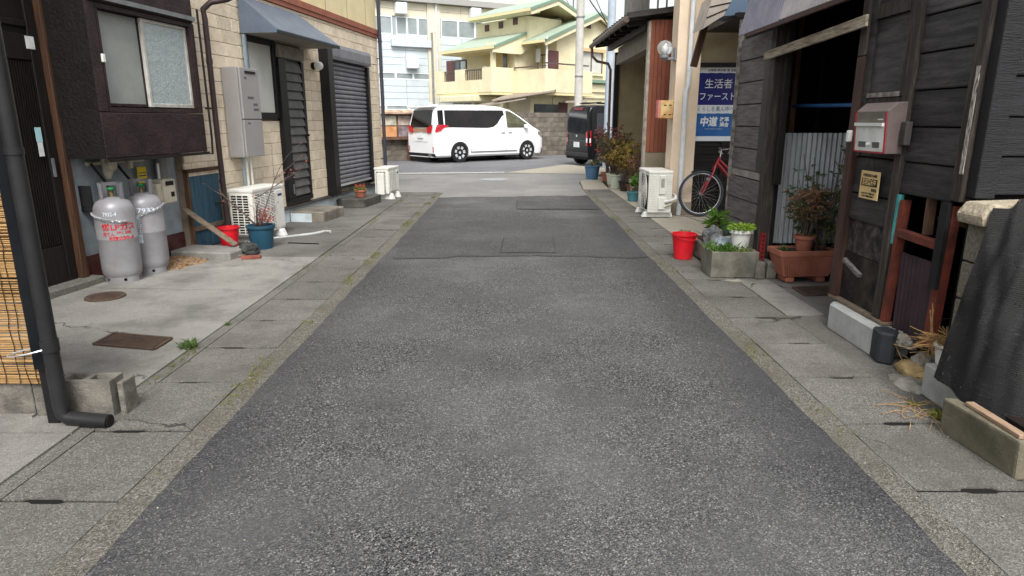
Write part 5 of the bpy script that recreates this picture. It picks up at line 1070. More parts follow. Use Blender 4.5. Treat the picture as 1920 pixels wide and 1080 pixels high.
MB().tube([(.215, 0, z0+.47), (.36, 0, z0+.32), (.52, 0, z0+.10), (.62, 0, z0-.06)], .024, 10).build('down_tube', bred, bk, smooth=True); MB().tube([(.24, 0, z0+.52), (.40, 0, z0+.38), (.56, 0, z0+.20), (.68, 0, z0+.14)], .018, 10).build('top_tube', bred, bk, smooth=True)
MB().tube([(.62, 0, z0-.06), (.72, 0, z0+.52)], .017, 10).build('seat_tube', bred, bk, smooth=True); MB().tube([(1.10, .05, z0), (.62, .03, z0-.06)], .011, 8).build('chain_stay', bred, bk); MB().tube([(1.10, .05, z0), (.70, .03, z0+.36)], .009, 8).build('seat_stay', bred, bk)
MB().lathe([(.03, 0), (.12, .03), (.10, .07), (0, .08)], (.76, 0, z0+.52), n=14).build('saddle', black, bk, smooth=True)
MB().tube([(.26, 0, z0+.56), (.27, 0, z0+.66)], .012, 8).build('stem', chrome, bk); MB().tube([(.40, -.27, z0+.66), (.32, -.22, z0+.69), (.26, -.1, z0+.67), (.26, .1, z0+.67), (.32, .22, z0+.69), (.40, .27, z0+.66)], .011, 8).build('handlebar', chrome, bk, smooth=True)
for sy in (-1, 1): MB().tube([(.36, sy*.24, z0+.68), (.50, sy*.28, z0+.65)], .016, 8).build('grip', black, bk); MB().tube([(.33, sy*.21, z0+.67), (.30, sy*.20, z0+.62), (.38, sy*.22, z0+.60)], .006, 6).build('brake_lever', chrome, bk)
MB().tube([((RW+.035)*math.cos(a), 0, z0+(RW+.035)*math.sin(a)) for a in [.35+1.7*k/14 for k in range(15)]], .014, 6).build('mudguard', black, bk); MB().box(.05, .11, -.07, -.03, z0+.20, z0+.25).build('headlamp', chrome, bk, bevel=.01)
# pent roof, brace between the houses
pr_ = thing('pent_roof', 'tilted grey boarded eave end with red-brown timber brace above the poster', 'roof', (3.3, 9.2, 2.6))
e = [WY(1318, 54, 9.0), WY(1357, 29, 9.0), WY(1376, -8, 9.0), WY(1337, -8, 9.0)]
MB().prism(e, (0, .5, .0)).build('fascia', M('grey_siding', (170, 160, 150), (146, 138, 130), 5, rough=.8), pr_, world=True)
for f in (.33, .66): MB().bar(e[0].lerp(e[3], f)+Vector((0, -.004, 0)), e[1].lerp(e[2], f)+Vector((0, -.004, 0)), .006, .012).build('groove', dark, pr_, world=True)
MB().bar(WY(1322, 45, 9.6), WY(1300, 125, 9.6), .09, .07, up=(0, 1, 0)).build('brace', woodbrown, pr_, world=True, bevel=.004)
MB().prism([WY(1357, 30, 9.0), WY(1376, -8, 9.0), WY(1420, -10, 9.0), WY(1420, 25, 9.0)], (0, .5, 0)).build('blue_flashing', M('slate_blue', (86, 104, 124), None, rough=.5), pr_, world=True)
MB().box(2.85, 4.3, 8.9, 10.4, 2.74, 2.8).build('soffit', darkwood, pr_, world=True)
# ================================================================== brown-clad garage
gg = thing('garage', 'open garage with rust-brown ribbed cladding and dark tiled lean-to roof', 'garage', (2.6, 12.6, 0))
def gb(name, mat, *a, parent=None, bev=0): return MB().box(*a).build(name, mat, parent or gg, world=True, bevel=bev)
rib = M('rust_cladding', (150, 92, 72), (128, 76, 60), 4, rough=.7, stretch=(1, 1, .3), rnd=.08, dirt=(112, 70, 58), dscale=2)
for i in range(9):
    x = 2.49+i*.075
    gb('cladding_strip', rib, x+.003, x+.072, 12.50, 12.53, 2.25, 3.21); gb('cladding_strip', rib, x+.003, x+.072, 12.50, 12.53, .90, 2.246)
gb('end_wall', M('garage_block', (156, 146, 126), (132, 124, 106), 5, rough=.9), 2.49, 5.2, 12.531, 12.62, 0, 3.21); gb('base_wall', MATS['garage_block'], 2.492, 3.3, 12.49, 12.53, 0, .56); gb('base_wall', MATS['garage_block'], 2.492, 3.3, 12.49, 12.53, .57, .89); gb('jamb', M('pale_jamb', (190, 184, 172), (150, 140, 128), 9, rough=.7), 2.445, 2.488, 12.49, 12.64, 0, 3.19)
gb('back_wall', M('khaki_board', (168, 156, 128), (150, 140, 114), 3, rough=.85), 3.6, 3.66, 12.62, 17.2, 0, 3.2); gb('far_wall', MATS['khaki_board'], 2.68, 3.6, 17.2, 17.28, 0, 3.2); gb('far_post', darkwood, 2.56, 2.675, 17.15, 17.29, 0, 3.1); gb('header', M('grey_shutter_box', (140, 132, 120), (116, 110, 100), 5, rough=.7), 2.58, 2.80, 12.65, 17.14, 2.80, 3.03); gb('header', MATS['grey_shutter_box'], 2.62, 2.80, 12.65, 17.14, 3.035, 3.19)
rt = M('dark_rooftile', (70, 66, 64), (48, 46, 46), 7, rough=.7, bump=.3); rz0, rz1 = 3.33, 3.72
MB().prism([(2.05, 12.35, 3.22), (2.05, 17.75, 3.34), (3.9, 17.75, 3.60), (3.9, 12.35, 3.46)], (0, 0, .06)).build('roof', rt, gg, world=True)
for i in range(17):
    y = 12.45+i*.32; k_ = i/16; MB().bar((2.04, y, 3.22+.12*k_+.075), (3.9, y, 3.46+.14*k_+.075), .05, .05).build('roof_roll', rt, gg, world=True)
for i in range(7):
    y = 12.7+i*.8; k_ = i/6; MB().bar((2.10, y, 3.22+.12*k_-.06), (3.5, y, 3.40+.14*k_-.06), .06, .09).build('rafter', darkwood, gg, world=True)
MB().bar((2.46, 12.68, 3.13), (2.46, 17.5, 3.22), .1, .12).build('purlin', darkwood, gg, world=True); gtm = M('dirty_gutter', (112, 100, 88), (84, 74, 66), 6, rough=.6)
MB().tube([(2.02, 12.38, 3.20), (2.02, 17.8, 3.30)], .055, 8).build('gutter', gtm, gg, world=True, smooth=True); MB().tube([(2.02, 17.6, 3.3), (2.03, 17.55, 3.05), (2.15, 17.5, 2.92), (2.42, 17.4, 2.85), (2.48, 17.35, 2.7), (2.48, 17.3, .02)], .035, 10).build('downpipe', M('rusty_pipe', (120, 96, 92), (92, 74, 72), 9, rough=.6), gg, world=True, smooth=True)
bal = thing('balcony_railing', 'grey metal balcony railing above the garage roof', 'railing', (2.9, 13.2, 3.5)); blm = M('rail_grey', (112, 110, 106), (92, 90, 88), 6, rough=.5, metal=.4)
MB().bar((2.62, 13.5, 3.52), (2.62, 16.4, 3.52), .05, .05).build('bottom_rail', blm, bal, world=True); MB().bar((2.62, 13.5, 4.85), (2.62, 16.4, 4.85), .05, .05).build('top_rail', blm, bal, world=True); MB().bar((2.62, 13.5, 3.52), (3.7, 13.5, 3.52), .05, .05).build('bottom_rail', blm, bal, world=True)
for i in range(23): MB().bar((2.62, 13.5+i*.13, 3.2 if i % 11 == 0 else 3.52), (2.62, 13.5+i*.13, 4.85), .022, .022, up=(1, 0, 0)).build('bar', blm, bal, world=True)
for i in range(1, 6): MB().bar((2.62+i*.17, 13.5, 3.3), (2.62+i*.17, 13.5, 4.85), .03, .03, up=(1, 0, 0)).build('bar', blm, bal, world=True)
MB().bar((2.7, 13.48, 3.75), (3.5, 13.48, 4.5), .03, .03).build('brace', blm, bal, world=True)
# row of potted plants along the garage
dpot = M('dark_pot', (52, 44, 44), (40, 34, 34), 6, rough=.6); gpot = M('pale_green_pot', (190, 200, 184), (170, 180, 164), 6, rough=.6); bpot = M('blue_pot', (74, 108, 136), (60, 92, 120), 5, rough=.5); ply = M('leaf_mustard', (172, 146, 62), (124, 108, 48), 14, rough=.6, bump=0, coord='World'); plr = M('leaf_maple_red', (176, 98, 92), (132, 70, 68), 10, rough=.6, bump=0, coord='World'); plp = M('leaf_plum', (140, 88, 92), (100, 64, 68), 10, rough=.6, bump=0, coord='World'); plo = M('leaf_orange', (206, 122, 66), (170, 92, 54), 10, rough=.6, bump=0, coord='World')
def pplant(lbl, c, ph, r0, r1, mat, stems, h, sp, cols, leaf=.06, dens=7, cl=6, n=20):
    t = thing('potted_plant', lbl, 'potted plant', c); pot(t, ph, r0, r1, mat, n=n)
    if stems: nandina(t, stems, h, sp, cols, ph-.03, leaf, dens, cl)
    return t
pplant('blue plastic pot of withered sprigs at the street corner', G(1110, 337), .36, .14, .19, bpot, 10, .10, .16, [straw, lgg], .04, 5, 3)
pplant('red-leaved maple in a terracotta pot by the far garage post', (2.34, 16.4, .01), .22, .1, .14, terra, 22, 1.25, .36, [plp, plr, plr], .08, 7, 7)
pplant('plum-coloured shrub in a pale pot beside the red maple', (2.36, 15.6, .01), .26, .11, .14, gpot, 34, .9, .42, [plp, lo_, lg, plp], .07, 8, 9)
pplant('mustard-yellow leafy shrub in a pale green pot', (2.33, 14.75, .01), .30, .12, .15, gpot, 26, .95, .36, [ply, ply, lo_], .07, 8, 8)
pplant('yellowing shrub in a square dark pot', (2.42, 14.1, .01), .22, .11, .14, dpot, 24, .85, .32, [ply, lo_, ply], .07, 8, 8, 4)
pplant('dry orange-leaved plant in a brown box pot', (2.50, 13.55, .01), .20, .12, .16, M('brown_pot', (110, 74, 60), (84, 58, 48), 6, rough=.7), 20, .7, .28, [plo, lo_, ply], .07, 7, 6, 4)
pplant('bare reddish twigs in a white pot by the garage jamb', (2.46, 13.0, .01), .34, .11, .14, offwhite, 12, .75, .2, [plo, plp], .05, 3, 4)
pplant('green grassy plant in a black pot near the outdoor unit', (2.42, 12.55, .01), .20, .1, .12, dpot, 16, .24, .12, [lgg, lgg], .08, 10, 6)
pplant('small teal pot with little growth before the outdoor unit', (2.26, 12.3, .01), .18, .09, .11, M('teal_pot', (70, 120, 130), None, rough=.5), 5, .08, .06, [lo_], .04, 4, 3)
pplant('small plum-brown pot standing right beside the outdoor unit', (2.40, 11.9, .01), .20, .08, .11, M('plum_pot', (96, 76, 80), (80, 62, 66), 6, rough=.6), 4, .07, .05, [lo_], .04, 3, 3)
cvb = thing('covered_bicycle', 'parked bicycle under a grey cover inside the garage', 'bicycle', (2.95, 13.6, .01)); mb = MB()
pr2 = [(-.16, .0), (-.15, .75), (-.08, 1.05), (0, 1.12), (.08, 1.05), (.15, .75), (.16, 0)]
for i in range(7):
    k = [.7, .95, 1, .92, .9, .95, .7][i]; mb.v += [Vector((x*k+U(-.02, .02), i*.26-.1, z*k+U(-.02, .02))) for x, z in pr2]
for i in range(6):
    for j in range(6): mb.f.append((i*7+j, i*7+j+1, (i+1)*7+j+1, (i+1)*7+j))
mb.f.append(tuple(range(7))); mb.f.append(tuple(range(42, 49))); mb.build('cover', M('grey_cover', (104, 96, 96), (80, 74, 76), 5, rough=.6, bump=.5, bscale=12), cvb, smooth=2); MB().tube([(-.28, .1, 1.02), (-.1, .02, 1.1), (.1, .02, 1.1), (.28, .1, 1.02)], .014, 8).build('handlebar', chrome, cvb, smooth=True)
MB().tube([(-.28, .1, 1.02), (-.30, -.02, 1.0)], .018, 8).build('grip', black, cvb)
# ================================================================== VEHICLES
def interp(tbl, x):
    if x <= tbl[0][0]: return tbl[0][1]
    for (x0, z0), (x1, z1) in zip(tbl, tbl[1:]):
        if x <= x1: return z0+(z1-z0)*(x-x0)/(x1-x0)
    return tbl[-1][1]
def car_body(t, top, plan, zb, wz, mat, axles, ra, ntop=.10, st=None, name='body'):
    xs = st; mb = MB(); rows = []
    def halfw(x, z): return interp(plan, x)*interp(wz, z)
    for x in xs:
        zt = interp(top, x); lv = [zb, zb+.06, .45, .7, .95]; lv = [l for l in lv if l < zt-.2]
        n_ = 6; z_s = zt-ntop; base = lv[-1]
        lv += [base+(z_s-base)*k/n_ for k in range(1, n_+1)]
        while len(lv) < 11: lv.insert(1, lv[0]+(lv[1]-lv[0])*.5)
        pts = [(halfw(x, l)-(.04 if l == zb else 0), l) for l in lv]
        wt = halfw(x, z_s); pts += [(wt-.03, zt-ntop*.45), (wt-.10, zt-ntop*.12), (wt-.28, zt-.0), (wt*.4, zt+.018), (0, zt+.022)]
        rows.append([Vector((x, -w_, z)) for w_, z in pts]+[Vector((x, w_, z)) for w_, z in reversed(pts[:-1])])
    m_ = len(rows[0])
    for r in rows: mb.v += r
    for i in range(len(rows)-1):
        for j in range(m_-1): mb.f.append((i*m_+j, i*m_+j+1, (i+1)*m_+j+1, (i+1)*m_+j))
        mb.f.append((i*m_+m_-1, i*m_, (i+1)*m_, (i+1)*m_+m_-1))
    mb.f.append(tuple(reversed(range(m_)))); mb.f.append(tuple((len(rows)-1)*m_+k for k in range(m_)))
    o = mb.build(name, mat, t, smooth=True)
    bmx = bmesh.new(); 
    for ax in axles:
        r_ = bmesh.ops.create_cone(bmx, cap_ends=True, segments=36, radius1=ra, radius2=ra, depth=4, matrix=Matrix.Translation((ax, 0, ra-.035)) @ Matrix.Rotation(PI/2, 4, 'X'))
    cme = bpy.data.meshes.new('cut'); bmx.to_mesh(cme); bmx.free(); co = bpy.data.objects.new('cut', cme); COL.objects.link(co); co.parent = t
    md = o.modifiers.new('arch', 'BOOLEAN'); md.operation = 'DIFFERENCE'; md.solver = 'EXACT'; md.object = co
    bpy.context.view_layer.update()
    me = bpy.data.meshes.new_from_object(o.evaluated_get(bpy.context.evaluated_depsgraph_get())); o.modifiers.clear(); o.data = me; bpy.data.objects.remove(co)
    try: me.set_sharp_from_angle(angle=math.radians(34))
    except Exception: pass
    return o, halfw
def side_poly(pts, hw, off, sgn, thick=.006, name='glass', mat=None, t=None, sub=1):
    q = []
    n = len(pts)
    for i in range(n):
        a, b = pts[i], pts[(i+1) % n]
        for k in range(sub): q.append((a[0]+(b[0]-a[0])*k/sub, a[1]+(b[1]-a[1])*k/sub))
    P = [Vector((x, sgn*(hw(x, z)+off), z)) for x, z in q]; return MB().prism(P, (0, -sgn*thick, 0)).build(name, mat, t)
def wheel(t, ax, sgn, hw, r, spokes, rimmat):
    tyre = M('car_tyre', (26, 26, 28), (34, 34, 36), 20, rough=.8); y = sgn*(hw-.10); R = Matrix.Rotation(-PI/2*sgn, 3, 'X')
    wl = MB().lathe([(r*.66, -.11), (r*.94, -.11), (r, -.08), (r, .075), (r*.95, .10), (r*.70, .105), (r*.68, .08)], (ax, y, r), n=36, R=R).build('wheel', tyre, t, smooth=True)
    MB().lathe([(r*.67, -.1), (r*.69, .085), (r*.65, .09), (r*.62, .02), (0, .02)], (ax, y, r), n=36, R=R).build('rim', M('dark_rim', (40, 41, 44), None, rough=.35, metal=.6, bump=0), wl, smooth=True)
    mb = MB()
    for k in range(spokes):
        a = 2*PI*k/spokes+.15
        for da in (-.14, .14):
            p0 = Vector((math.cos(a+da*1.6)*r*.12, math.sin(a+da*1.6)*r*.12, .06)); p1 = Vector((math.cos(a+da)*r*.64, math.sin(a+da)*r*.64, .08)); mb.bar(Vector((ax, y, r))+R @ p0, Vector((ax, y, r))+R @ p1, r*.13, .02, up=R @ Vector((0, 0, 1)))
    mb.build('spokes', rimmat, wl); MB().lathe([(r*.14, .06), (r*.12, .085), (0, .09)], (ax, y, r), n=16, R=R).build('hub_cap', rimmat, wl)
HD = math.radians(38); SV = 1.03
base = Vector((-1.87, 23.87, 0))
loc = base-RZ(HD).to_3x3() @ (Vector((-1.45, -.88, 0))*SV)
vn = thing('minivan', 'white minivan with red tail lights parked along the block wall', 'car', loc, HD); vn.scale = (SV, SV, SV)
vw = M('pearl_white', (232, 234, 236), (228, 230, 232), 2, rough=.18, bump=0, coat=.7, spec=.5)
glass = M('tinted_glass', (20, 19, 20), (32, 28, 27), 1.5, rough=.06, bump=0, spec=.3); clearg = M('car_glass', (92, 96, 74), (58, 52, 42), 2.5, rough=.06, bump=0, spec=.3)
top = [(-2.46, 1.02), (-2.43, 1.30), (-2.36, 1.62), (-2.27, 1.83), (-2.1, 1.90), (-1.4, 1.94), (-.4, 1.95), (.35, 1.92), (.9, 1.80), (1.35, 1.56), (1.85, 1.24), (2.05, 1.15), (2.3, 1.05), (2.43, .93), (2.5, .80)]
plan = [(-2.46, .86), (-2.36, .90), (-2.0, .925), (1.6, .925), (2.1, .89), (2.35, .80), (2.5, .66)]
wz = [(.15, .95), (.3, .985), (.55, 1.0), (.9, 1.0), (1.12, .985), (1.75, .84), (2, .80)]
st = [-2.46, -2.445, -2.43, -2.40, -2.36, -2.31, -2.27, -2.2, -2.1, -1.9, -1.4, -.9, -.4, 0, .35, .6, .9, 1.1, 1.35, 1.6, 1.85, 2.05, 2.2, 2.3, 2.38, 2.43, 2.47, 2.5]
body, hw = car_body(vn, top, plan, .20, wz, vw, (-1.45, 1.55), .375, st=st)
MB().box(-2.3, 2.35, -.80, .80, .22, .42).build('underbody', blackrough, vn)
for sg in (-1, 1):
    side_poly([(-2.02, 1.20), (-1.98, 1.76), (.50, 1.775), (.54, 1.62), (.42, 1.55), (.18, 1.30), (.0, 1.20), (-.25, 1.165)], hw, .008, sg, name='side_window', mat=glass, t=vn, sub=3)
    side_poly([(.62, 1.17), (.62, 1.765), (.80, 1.745), (1.05, 1.63), (1.72, 1.21), (1.62, 1.16)], hw, .008, sg, name='side_window', mat=clearg, t=vn, sub=3)
    side_poly([(-2.28, 1.20), (-2.25, 1.75), (-2.04, 1.765), (-2.07, 1.20)], hw, .008, sg, name='quarter_window', mat=glass, t=vn, sub=2)
    side_poly([(-2.40, 1.03), (-2.41, 1.10), (-2.33, 1.28), (-2.02, 1.28), (-1.86, 1.235), (-2.10, 1.18), (-2.20, 1.08)], hw, .03, sg, .06, name='tail_light', mat=M('tail_red', (190, 20, 36), (150, 16, 28), 12, rough=.15, bump=0, coat=.6), t=vn, sub=2)
    for x0 in (.56, -.98): 
        side_poly([(x0, .36), (x0, 1.15), (x0+.012, 1.15), (x0+.012, .36)], hw, .003, sg, name='door_gap', mat=dk, t=vn, sub=3)
    side_poly([(-1.0, .33), (-1.0, .37), (1.05, .37), (1.05, .33)], hw, .01, sg, name='sill_trim', mat=chrome, t=vn, sub=3)
    for x0 in (.34, .66): MB().box(x0, x0+.16, sg*.90, sg*.945, .98, 1.01).build('door_handle', chrome, vn, bevel=.005)
    MB().box(1.36, 1.52, sg*.93, sg*1.10, 1.15, 1.29).build('mirror', vw, vn, bevel=.03, seg=2)
    side_poly([(2.10, .93), (2.08, 1.04), (2.30, 1.0), (2.42, .88), (2.36, .80)], hw, .012, sg, .02, name='headlight', mat=M('lamp_lens', (150, 146, 136), (90, 88, 84), 8, rough=.1, bump=0), t=vn, sub=2)
    MB().box(-2.465, -2.42, sg*.80-.025, sg*.80+.025, .36, .56).build('reflector', MATS['tail_red'], vn)
    for ax in (-1.45, 1.55): wheel(vn, ax, sg, .925, .345, 7, M('silver_alloy', (196, 198, 202), None, rough=.3, metal=.2, bump=0))
MB().prism([(-2.452, -.70, 1.19), (-2.452, .70, 1.19), (-2.33, .62, 1.76), (-2.33, -.62, 1.76)], (-.016, 0, -.0)).build('rear_window', glass, vn)
MB().prism([(-2.47, -.74, 1.02), (-2.47, -.5, 1.0), (-2.46, -.42, 1.17), (-2.455, -.80, 1.28)], (-.025, 0, 0)).build('tail_light', MATS['tail_red'], vn); MB().prism([(-2.47, .74, 1.02), (-2.47, .5, 1.0), (-2.46, .42, 1.17), (-2.455, .80, 1.28)], (-.025, 0, 0)).build('tail_light', MATS['tail_red'], vn)
MB().box(-2.492, -2.47, -.45, .45, 1.03, 1.17).build('garnish', chrome, vn, bevel=.01); MB().box(-2.497, -2.475, -.17, .17, .84, .99).build('number_plate', pwhite, vn)
text('12-45', .09, M('plate_green', (40, 110, 80), None, rough=.6, bump=0), vn, TR(-2.4985, 0, .895) @ Matrix(((0, 0, -1, 0), (-1, 0, 0, 0), (0, 1, 0, 0), (0, 0, 0, 1))), width=.27, bold=.002) if False else None
MB().prism([(-2.56, -.72, 1.84), (-2.18, -.74, 1.90), (-2.18, .74, 1.90), (-2.56, .72, 1.84)], (0, 0, .045)).build('spoiler', vw, vn, bevel=.012); MB().prism([(-2.1, 0, 1.93), (-1.88, 0, 1.95), (-2.08, 0, 2.03)], (0, .03, 0)).build('antenna_fin', vw, vn)
MB().box(-2.47, -2.3, -.86, .86, .22, .34).build('diffuser', blackrough, vn, bevel=.02); MB().box(-2.485, -2.44, -.70, -.50, .24, .31).build('exhaust', chrome, vn, bevel=.01); MB().box(-2.465, -2.456, -.45, .45, .70, .71).build('tailgate_crease', dk, vn)
ws = [(1.02, 1.735), (1.80, 1.265)]
MB().prism([(.98, -.66, 1.79), (.98, .66, 1.79), (1.80, .78, 1.285), (1.80, -.78, 1.285)], (.012, 0, .02)).build('windscreen', clearg, vn)
MB().box(2.46, 2.53, -.55, .55, .45, .80).build('grille', chrome, vn, bevel=.02)
# black kei van, tail towards the lane
HB = math.radians(24)
nc = Vector((2.44, 21.5, 0)); locb = nc-RZ(HB).to_3x3() @ Vector((-1.70, -.74, 0))
bv = thing('box_van', 'black boxy van with red tail lights parked behind the potted plants', 'van', locb+Vector((0, 0, .012)), HB)
bb = M('black_paint', (13, 14, 16), None, rough=.22, bump=0, coat=.0, spec=.25)
topb = [(-1.70, 1.1), (-1.69, 1.5), (-1.66, 1.8), (-1.60, 1.90), (-1.4, 1.93), (0, 1.94), (.8, 1.90), (1.3, 1.5), (1.5, 1.1), (1.68, .95), (1.70, .8)]
planb = [(-1.70, .72), (-1.6, .74), (1.4, .74), (1.7, .62)]; wzb = [(.15, .96), (.4, 1), (1.0, 1), (1.8, .92), (2, .9)]
bo, hwb = car_body(bv, topb, planb, .22, wzb, bb, (-1.15, 1.3), .32, ntop=.12, st=[-1.70, -1.695, -1.69, -1.68, -1.66, -1.63, -1.60, -1.5, -1.4, -.9, -.4, .2, .6, .8, 1.05, 1.3, 1.5, 1.6, 1.68, 1.70])
MB().prism([(-1.70, -.60, 1.02), (-1.70, .60, 1.02), (-1.655, .58, 1.74), (-1.655, -.58, 1.74)], (-.022, 0, 0)).build('rear_window', M('black_glass', (46, 50, 56), (30, 32, 36), 2, rough=.08, bump=0, spec=.4), bv); MB().prism([(-1.66, -.3, 1.78), (-1.66, .3, 1.78), (-1.63, .3, 1.86), (-1.63, -.3, 1.86)], (-.03, 0, 0)).build('brake_lamp', M('dull_red', (110, 40, 42), None, rough=.3, bump=0), bv)
for sg in (-1, 1):
    MB().prism([(-1.715, sg*.655, .66), (-1.60, sg*.755, .66), (-1.60, sg*.752, 1.14), (-1.715, sg*.65, 1.10)], (0, -sg*.04, 0)).build('tail_light', MATS['tail_red'], bv); MB().prism([(-1.718, sg*.66, .76), (-1.62, sg*.7575, .76), (-1.62, sg*.7565, .90), (-1.718, sg*.658, .90)], (0, -sg*.03, 0)).build('lamp_lens', pwhite, bv)
    side_poly([(-1.4, 1.05), (-1.38, 1.68), (.75, 1.70), (1.1, 1.10)], hwb, .006, sg, name='side_window', mat=MATS['black_glass'], t=bv, sub=2)
    for ax in (-1.15, 1.3): wheel(bv, ax, sg, .735, .28, 6, M('steel_wheel', (120, 122, 126), None, rough=.4, metal=.6, bump=0))
MB().box(-1.725, -1.70, -.17, .17, .60, .77).build('number_plate', pwhite, bv); MB().box(-1.73, -1.69, -.74, .74, .30, .44).build('bumper', M('black_bumper', (48, 48, 50), None, rough=.5, bump=0), bv, bevel=.015); MB().box(-1.712, -1.70, -.62, .62, .80, .815).build('tailgate_gap', dk, bv); MB().box(-1.715, -1.702, -.04, .04, .93, 1.0).build('emblem', chrome, bv)
for y in (-.55, .55):
    MB().bar((-1.3, y, 2.0), (.6, y, 2.0), .03, .03).build('roof_rail', blackrough, bv)
for x in (-1.2, .5): MB().bar((x, -.62, 2.02), (x, .62, 2.02), .03, .03).build('roof_bar', blackrough, bv)
# ================================================================== BLOCK WALL, NOTICE BOARD
WA = Vector(G(735, 302)); WBp = Vector(G(1062, 290)); wd_ = (WBp-WA).normalized(); wn_ = Vector((wd_.y, -wd_.x, 0)); aw_ = math.atan2(wd_.y, wd_.x)
org = WA-wd_*3.0
fw = thing('boundary_wall', 'weathered grey concrete block wall behind the white minivan', 'wall', org, aw_)
fbm = M('far_block', (122, 114, 104), (92, 86, 80), 3, rough=.95, bump=.5, rnd=.16, dirt=(78, 74, 68), dscale=2.2, damt=.7)
zt = WY(1000, 211, 28.3).z; nr = 9; bh_ = zt/nr; bl = .40; b0 = None; L_tot = 13.2
for r in range(nr):
    x = -.2 if r % 2 else 0
    while x < L_tot:
        if b0 is None: b0 = MB().box(.004, bl-.004, 0, .15, .004, bh_-.004).build('block', fbm, fw, bevel=.006); o = b0
        else: o = link('block', b0.data, None, fw)
        o.location = (x, U(-.004, .004), r*bh_); x += bl
MB().box(-.2, L_tot+.2, .02, .13, 0, zt-.005).build('mortar', M('dark_mortar', (92, 88, 82), None, rough=1), fw)
nbp = lambda px, py: PL(px, py, (org+wn_*.12).to_2d(), wd_)
nb = thing('notice_board', 'roofed notice board with four faded posters on the block wall', 'notice board', org+wn_*.1, aw_)
q0, q1 = nbp(722, 258), nbp(768, 214); x0 = (q0-org).dot(wd_)-.5; x1 = (q1-org).dot(wd_)+.05; z0_, z1_ = q0.z, q1.z
woodn = M('notice_wood', (112, 84, 70), (86, 64, 54), 5, rough=.8)
MB().box(x0, x1, -.10, 0, z0_-.05, z1_+.02).build('back_panel', woodn, nb); MB().prism([(x0-.1, -.30, z1_+.0), (x0-.1, -.30, z1_+.05), (x0-.1, .1, z1_+.16), (x0-.1, .1, z1_+.1)], (x1-x0+.2, 0, 0)).build('roof', M('notice_roof', (190, 172, 150), (140, 110, 92), 5, rough=.7), nb)
pn = [M('poster_sand', (206, 200, 184), (150, 150, 132), 4, rough=.7, bump=0, coord='World'), M('poster_pale', (200, 190, 182), (160, 140, 132), 4, rough=.7, bump=0, coord='World'), M('poster_orange', (208, 160, 110), (170, 110, 80), 3, rough=.7, bump=0, coord='World'), M('poster_mauve', (150, 136, 138), (96, 88, 96), 5, rough=.7, bump=0, coord='World')]
mid = (q0-org).dot(wd_)+ .46*((q1-org).dot(wd_)-(q0-org).dot(wd_)); zm = (z0_+z1_)/2
for i, (a, b, c_, d_) in enumerate(((x0+.12, mid-.04, zm+.02, z1_-.06), (mid+.04, x1-.08, zm+.02, z1_-.06), (x0+.12, mid-.04, z0_+.03, zm-.02), (mid+.04, x1-.08, z0_+.03, zm-.02))): MB().box(a, b, -.108, -.1005, c_, d_).build('poster', pn[i], nb)
MB().box(mid-.03, mid+.03, -.13, -.1, z0_-.04, z1_).build('mullion', woodn, nb); MB().box(x1-.06, x1+.01, -.13, -.1, z0_-.04, z1_).build('frame_post', woodn, nb); MB().box(x0, x1, -.14, -.1, z0_-.08, z0_-.03).build('bottom_rail', woodn, nb)
MB().box(x0+.1, x0+.2, -.09, .0, 0, z0_-.08).build('leg', woodn, nb); MB().box(x1-.2, x1-.1, -.09, .0, 0, z0_-.08).build('leg', woodn, nb)
# ================================================================== YELLOW HOUSE (plan turned about 42 degrees)
HBT = math.radians(42); hu = Vector((math.cos(HBT), math.sin(HBT), 0)); hv = Vector((-math.sin(HBT), math.cos(HBT), 0))
C0 = WY(922, 172, 31.5); C0.z = 0
yh = thing('yellow_house', 'pale yellow two storey house with green roof and curved balcony', 'house', C0, HBT)
yel = M('yellow_render', (222, 215, 184), (210, 202, 170), 2, rough=.85, bump=.1, dirt=(196, 186, 150), dscale=.9, damt=.5); soff = M('yellow_soffit', (216, 204, 160), None, rough=.85, bump=0); grn = M('green_roof', (166, 182, 166), (146, 162, 148), 4, rough=.55, bump=.2, stretch=(1, 6, 1)); grd = M('green_edge', (116, 140, 122), None, rough=.6, bump=0)
wing = M('window_dark', (58, 62, 66), (84, 88, 92), 2, rough=.08, bump=0, spec=.8); shut = M('storm_shutter', (104, 72, 72), (88, 60, 62), 5, rough=.6); railm = M('balcony_rail', (92, 80, 76), None, rough=.5, bump=0)
def H_(px, py, u=None, v=None):                    # pixel on a vertical plane of the house, in house coordinates
    p = PL(px, py, (C0+hu*(u or 0)+hv*(v or 0)).to_2d(), hv if u is not None else hu); d = p-C0; return Vector((d.dot(hu), d.dot(hv), p.z))
def hp(name, mat, u0, u1, v0, v1, z0, z1, parent=None, bev=0): return MB().box(u0, u1, v0, v1, z0, z1).build(name, mat, parent or yh, bevel=bev)
zb0 = H_(922, 172, u=0).z; zb1 = H_(922, 125, u=0).z; vL = H_(817, 160, u=0).y
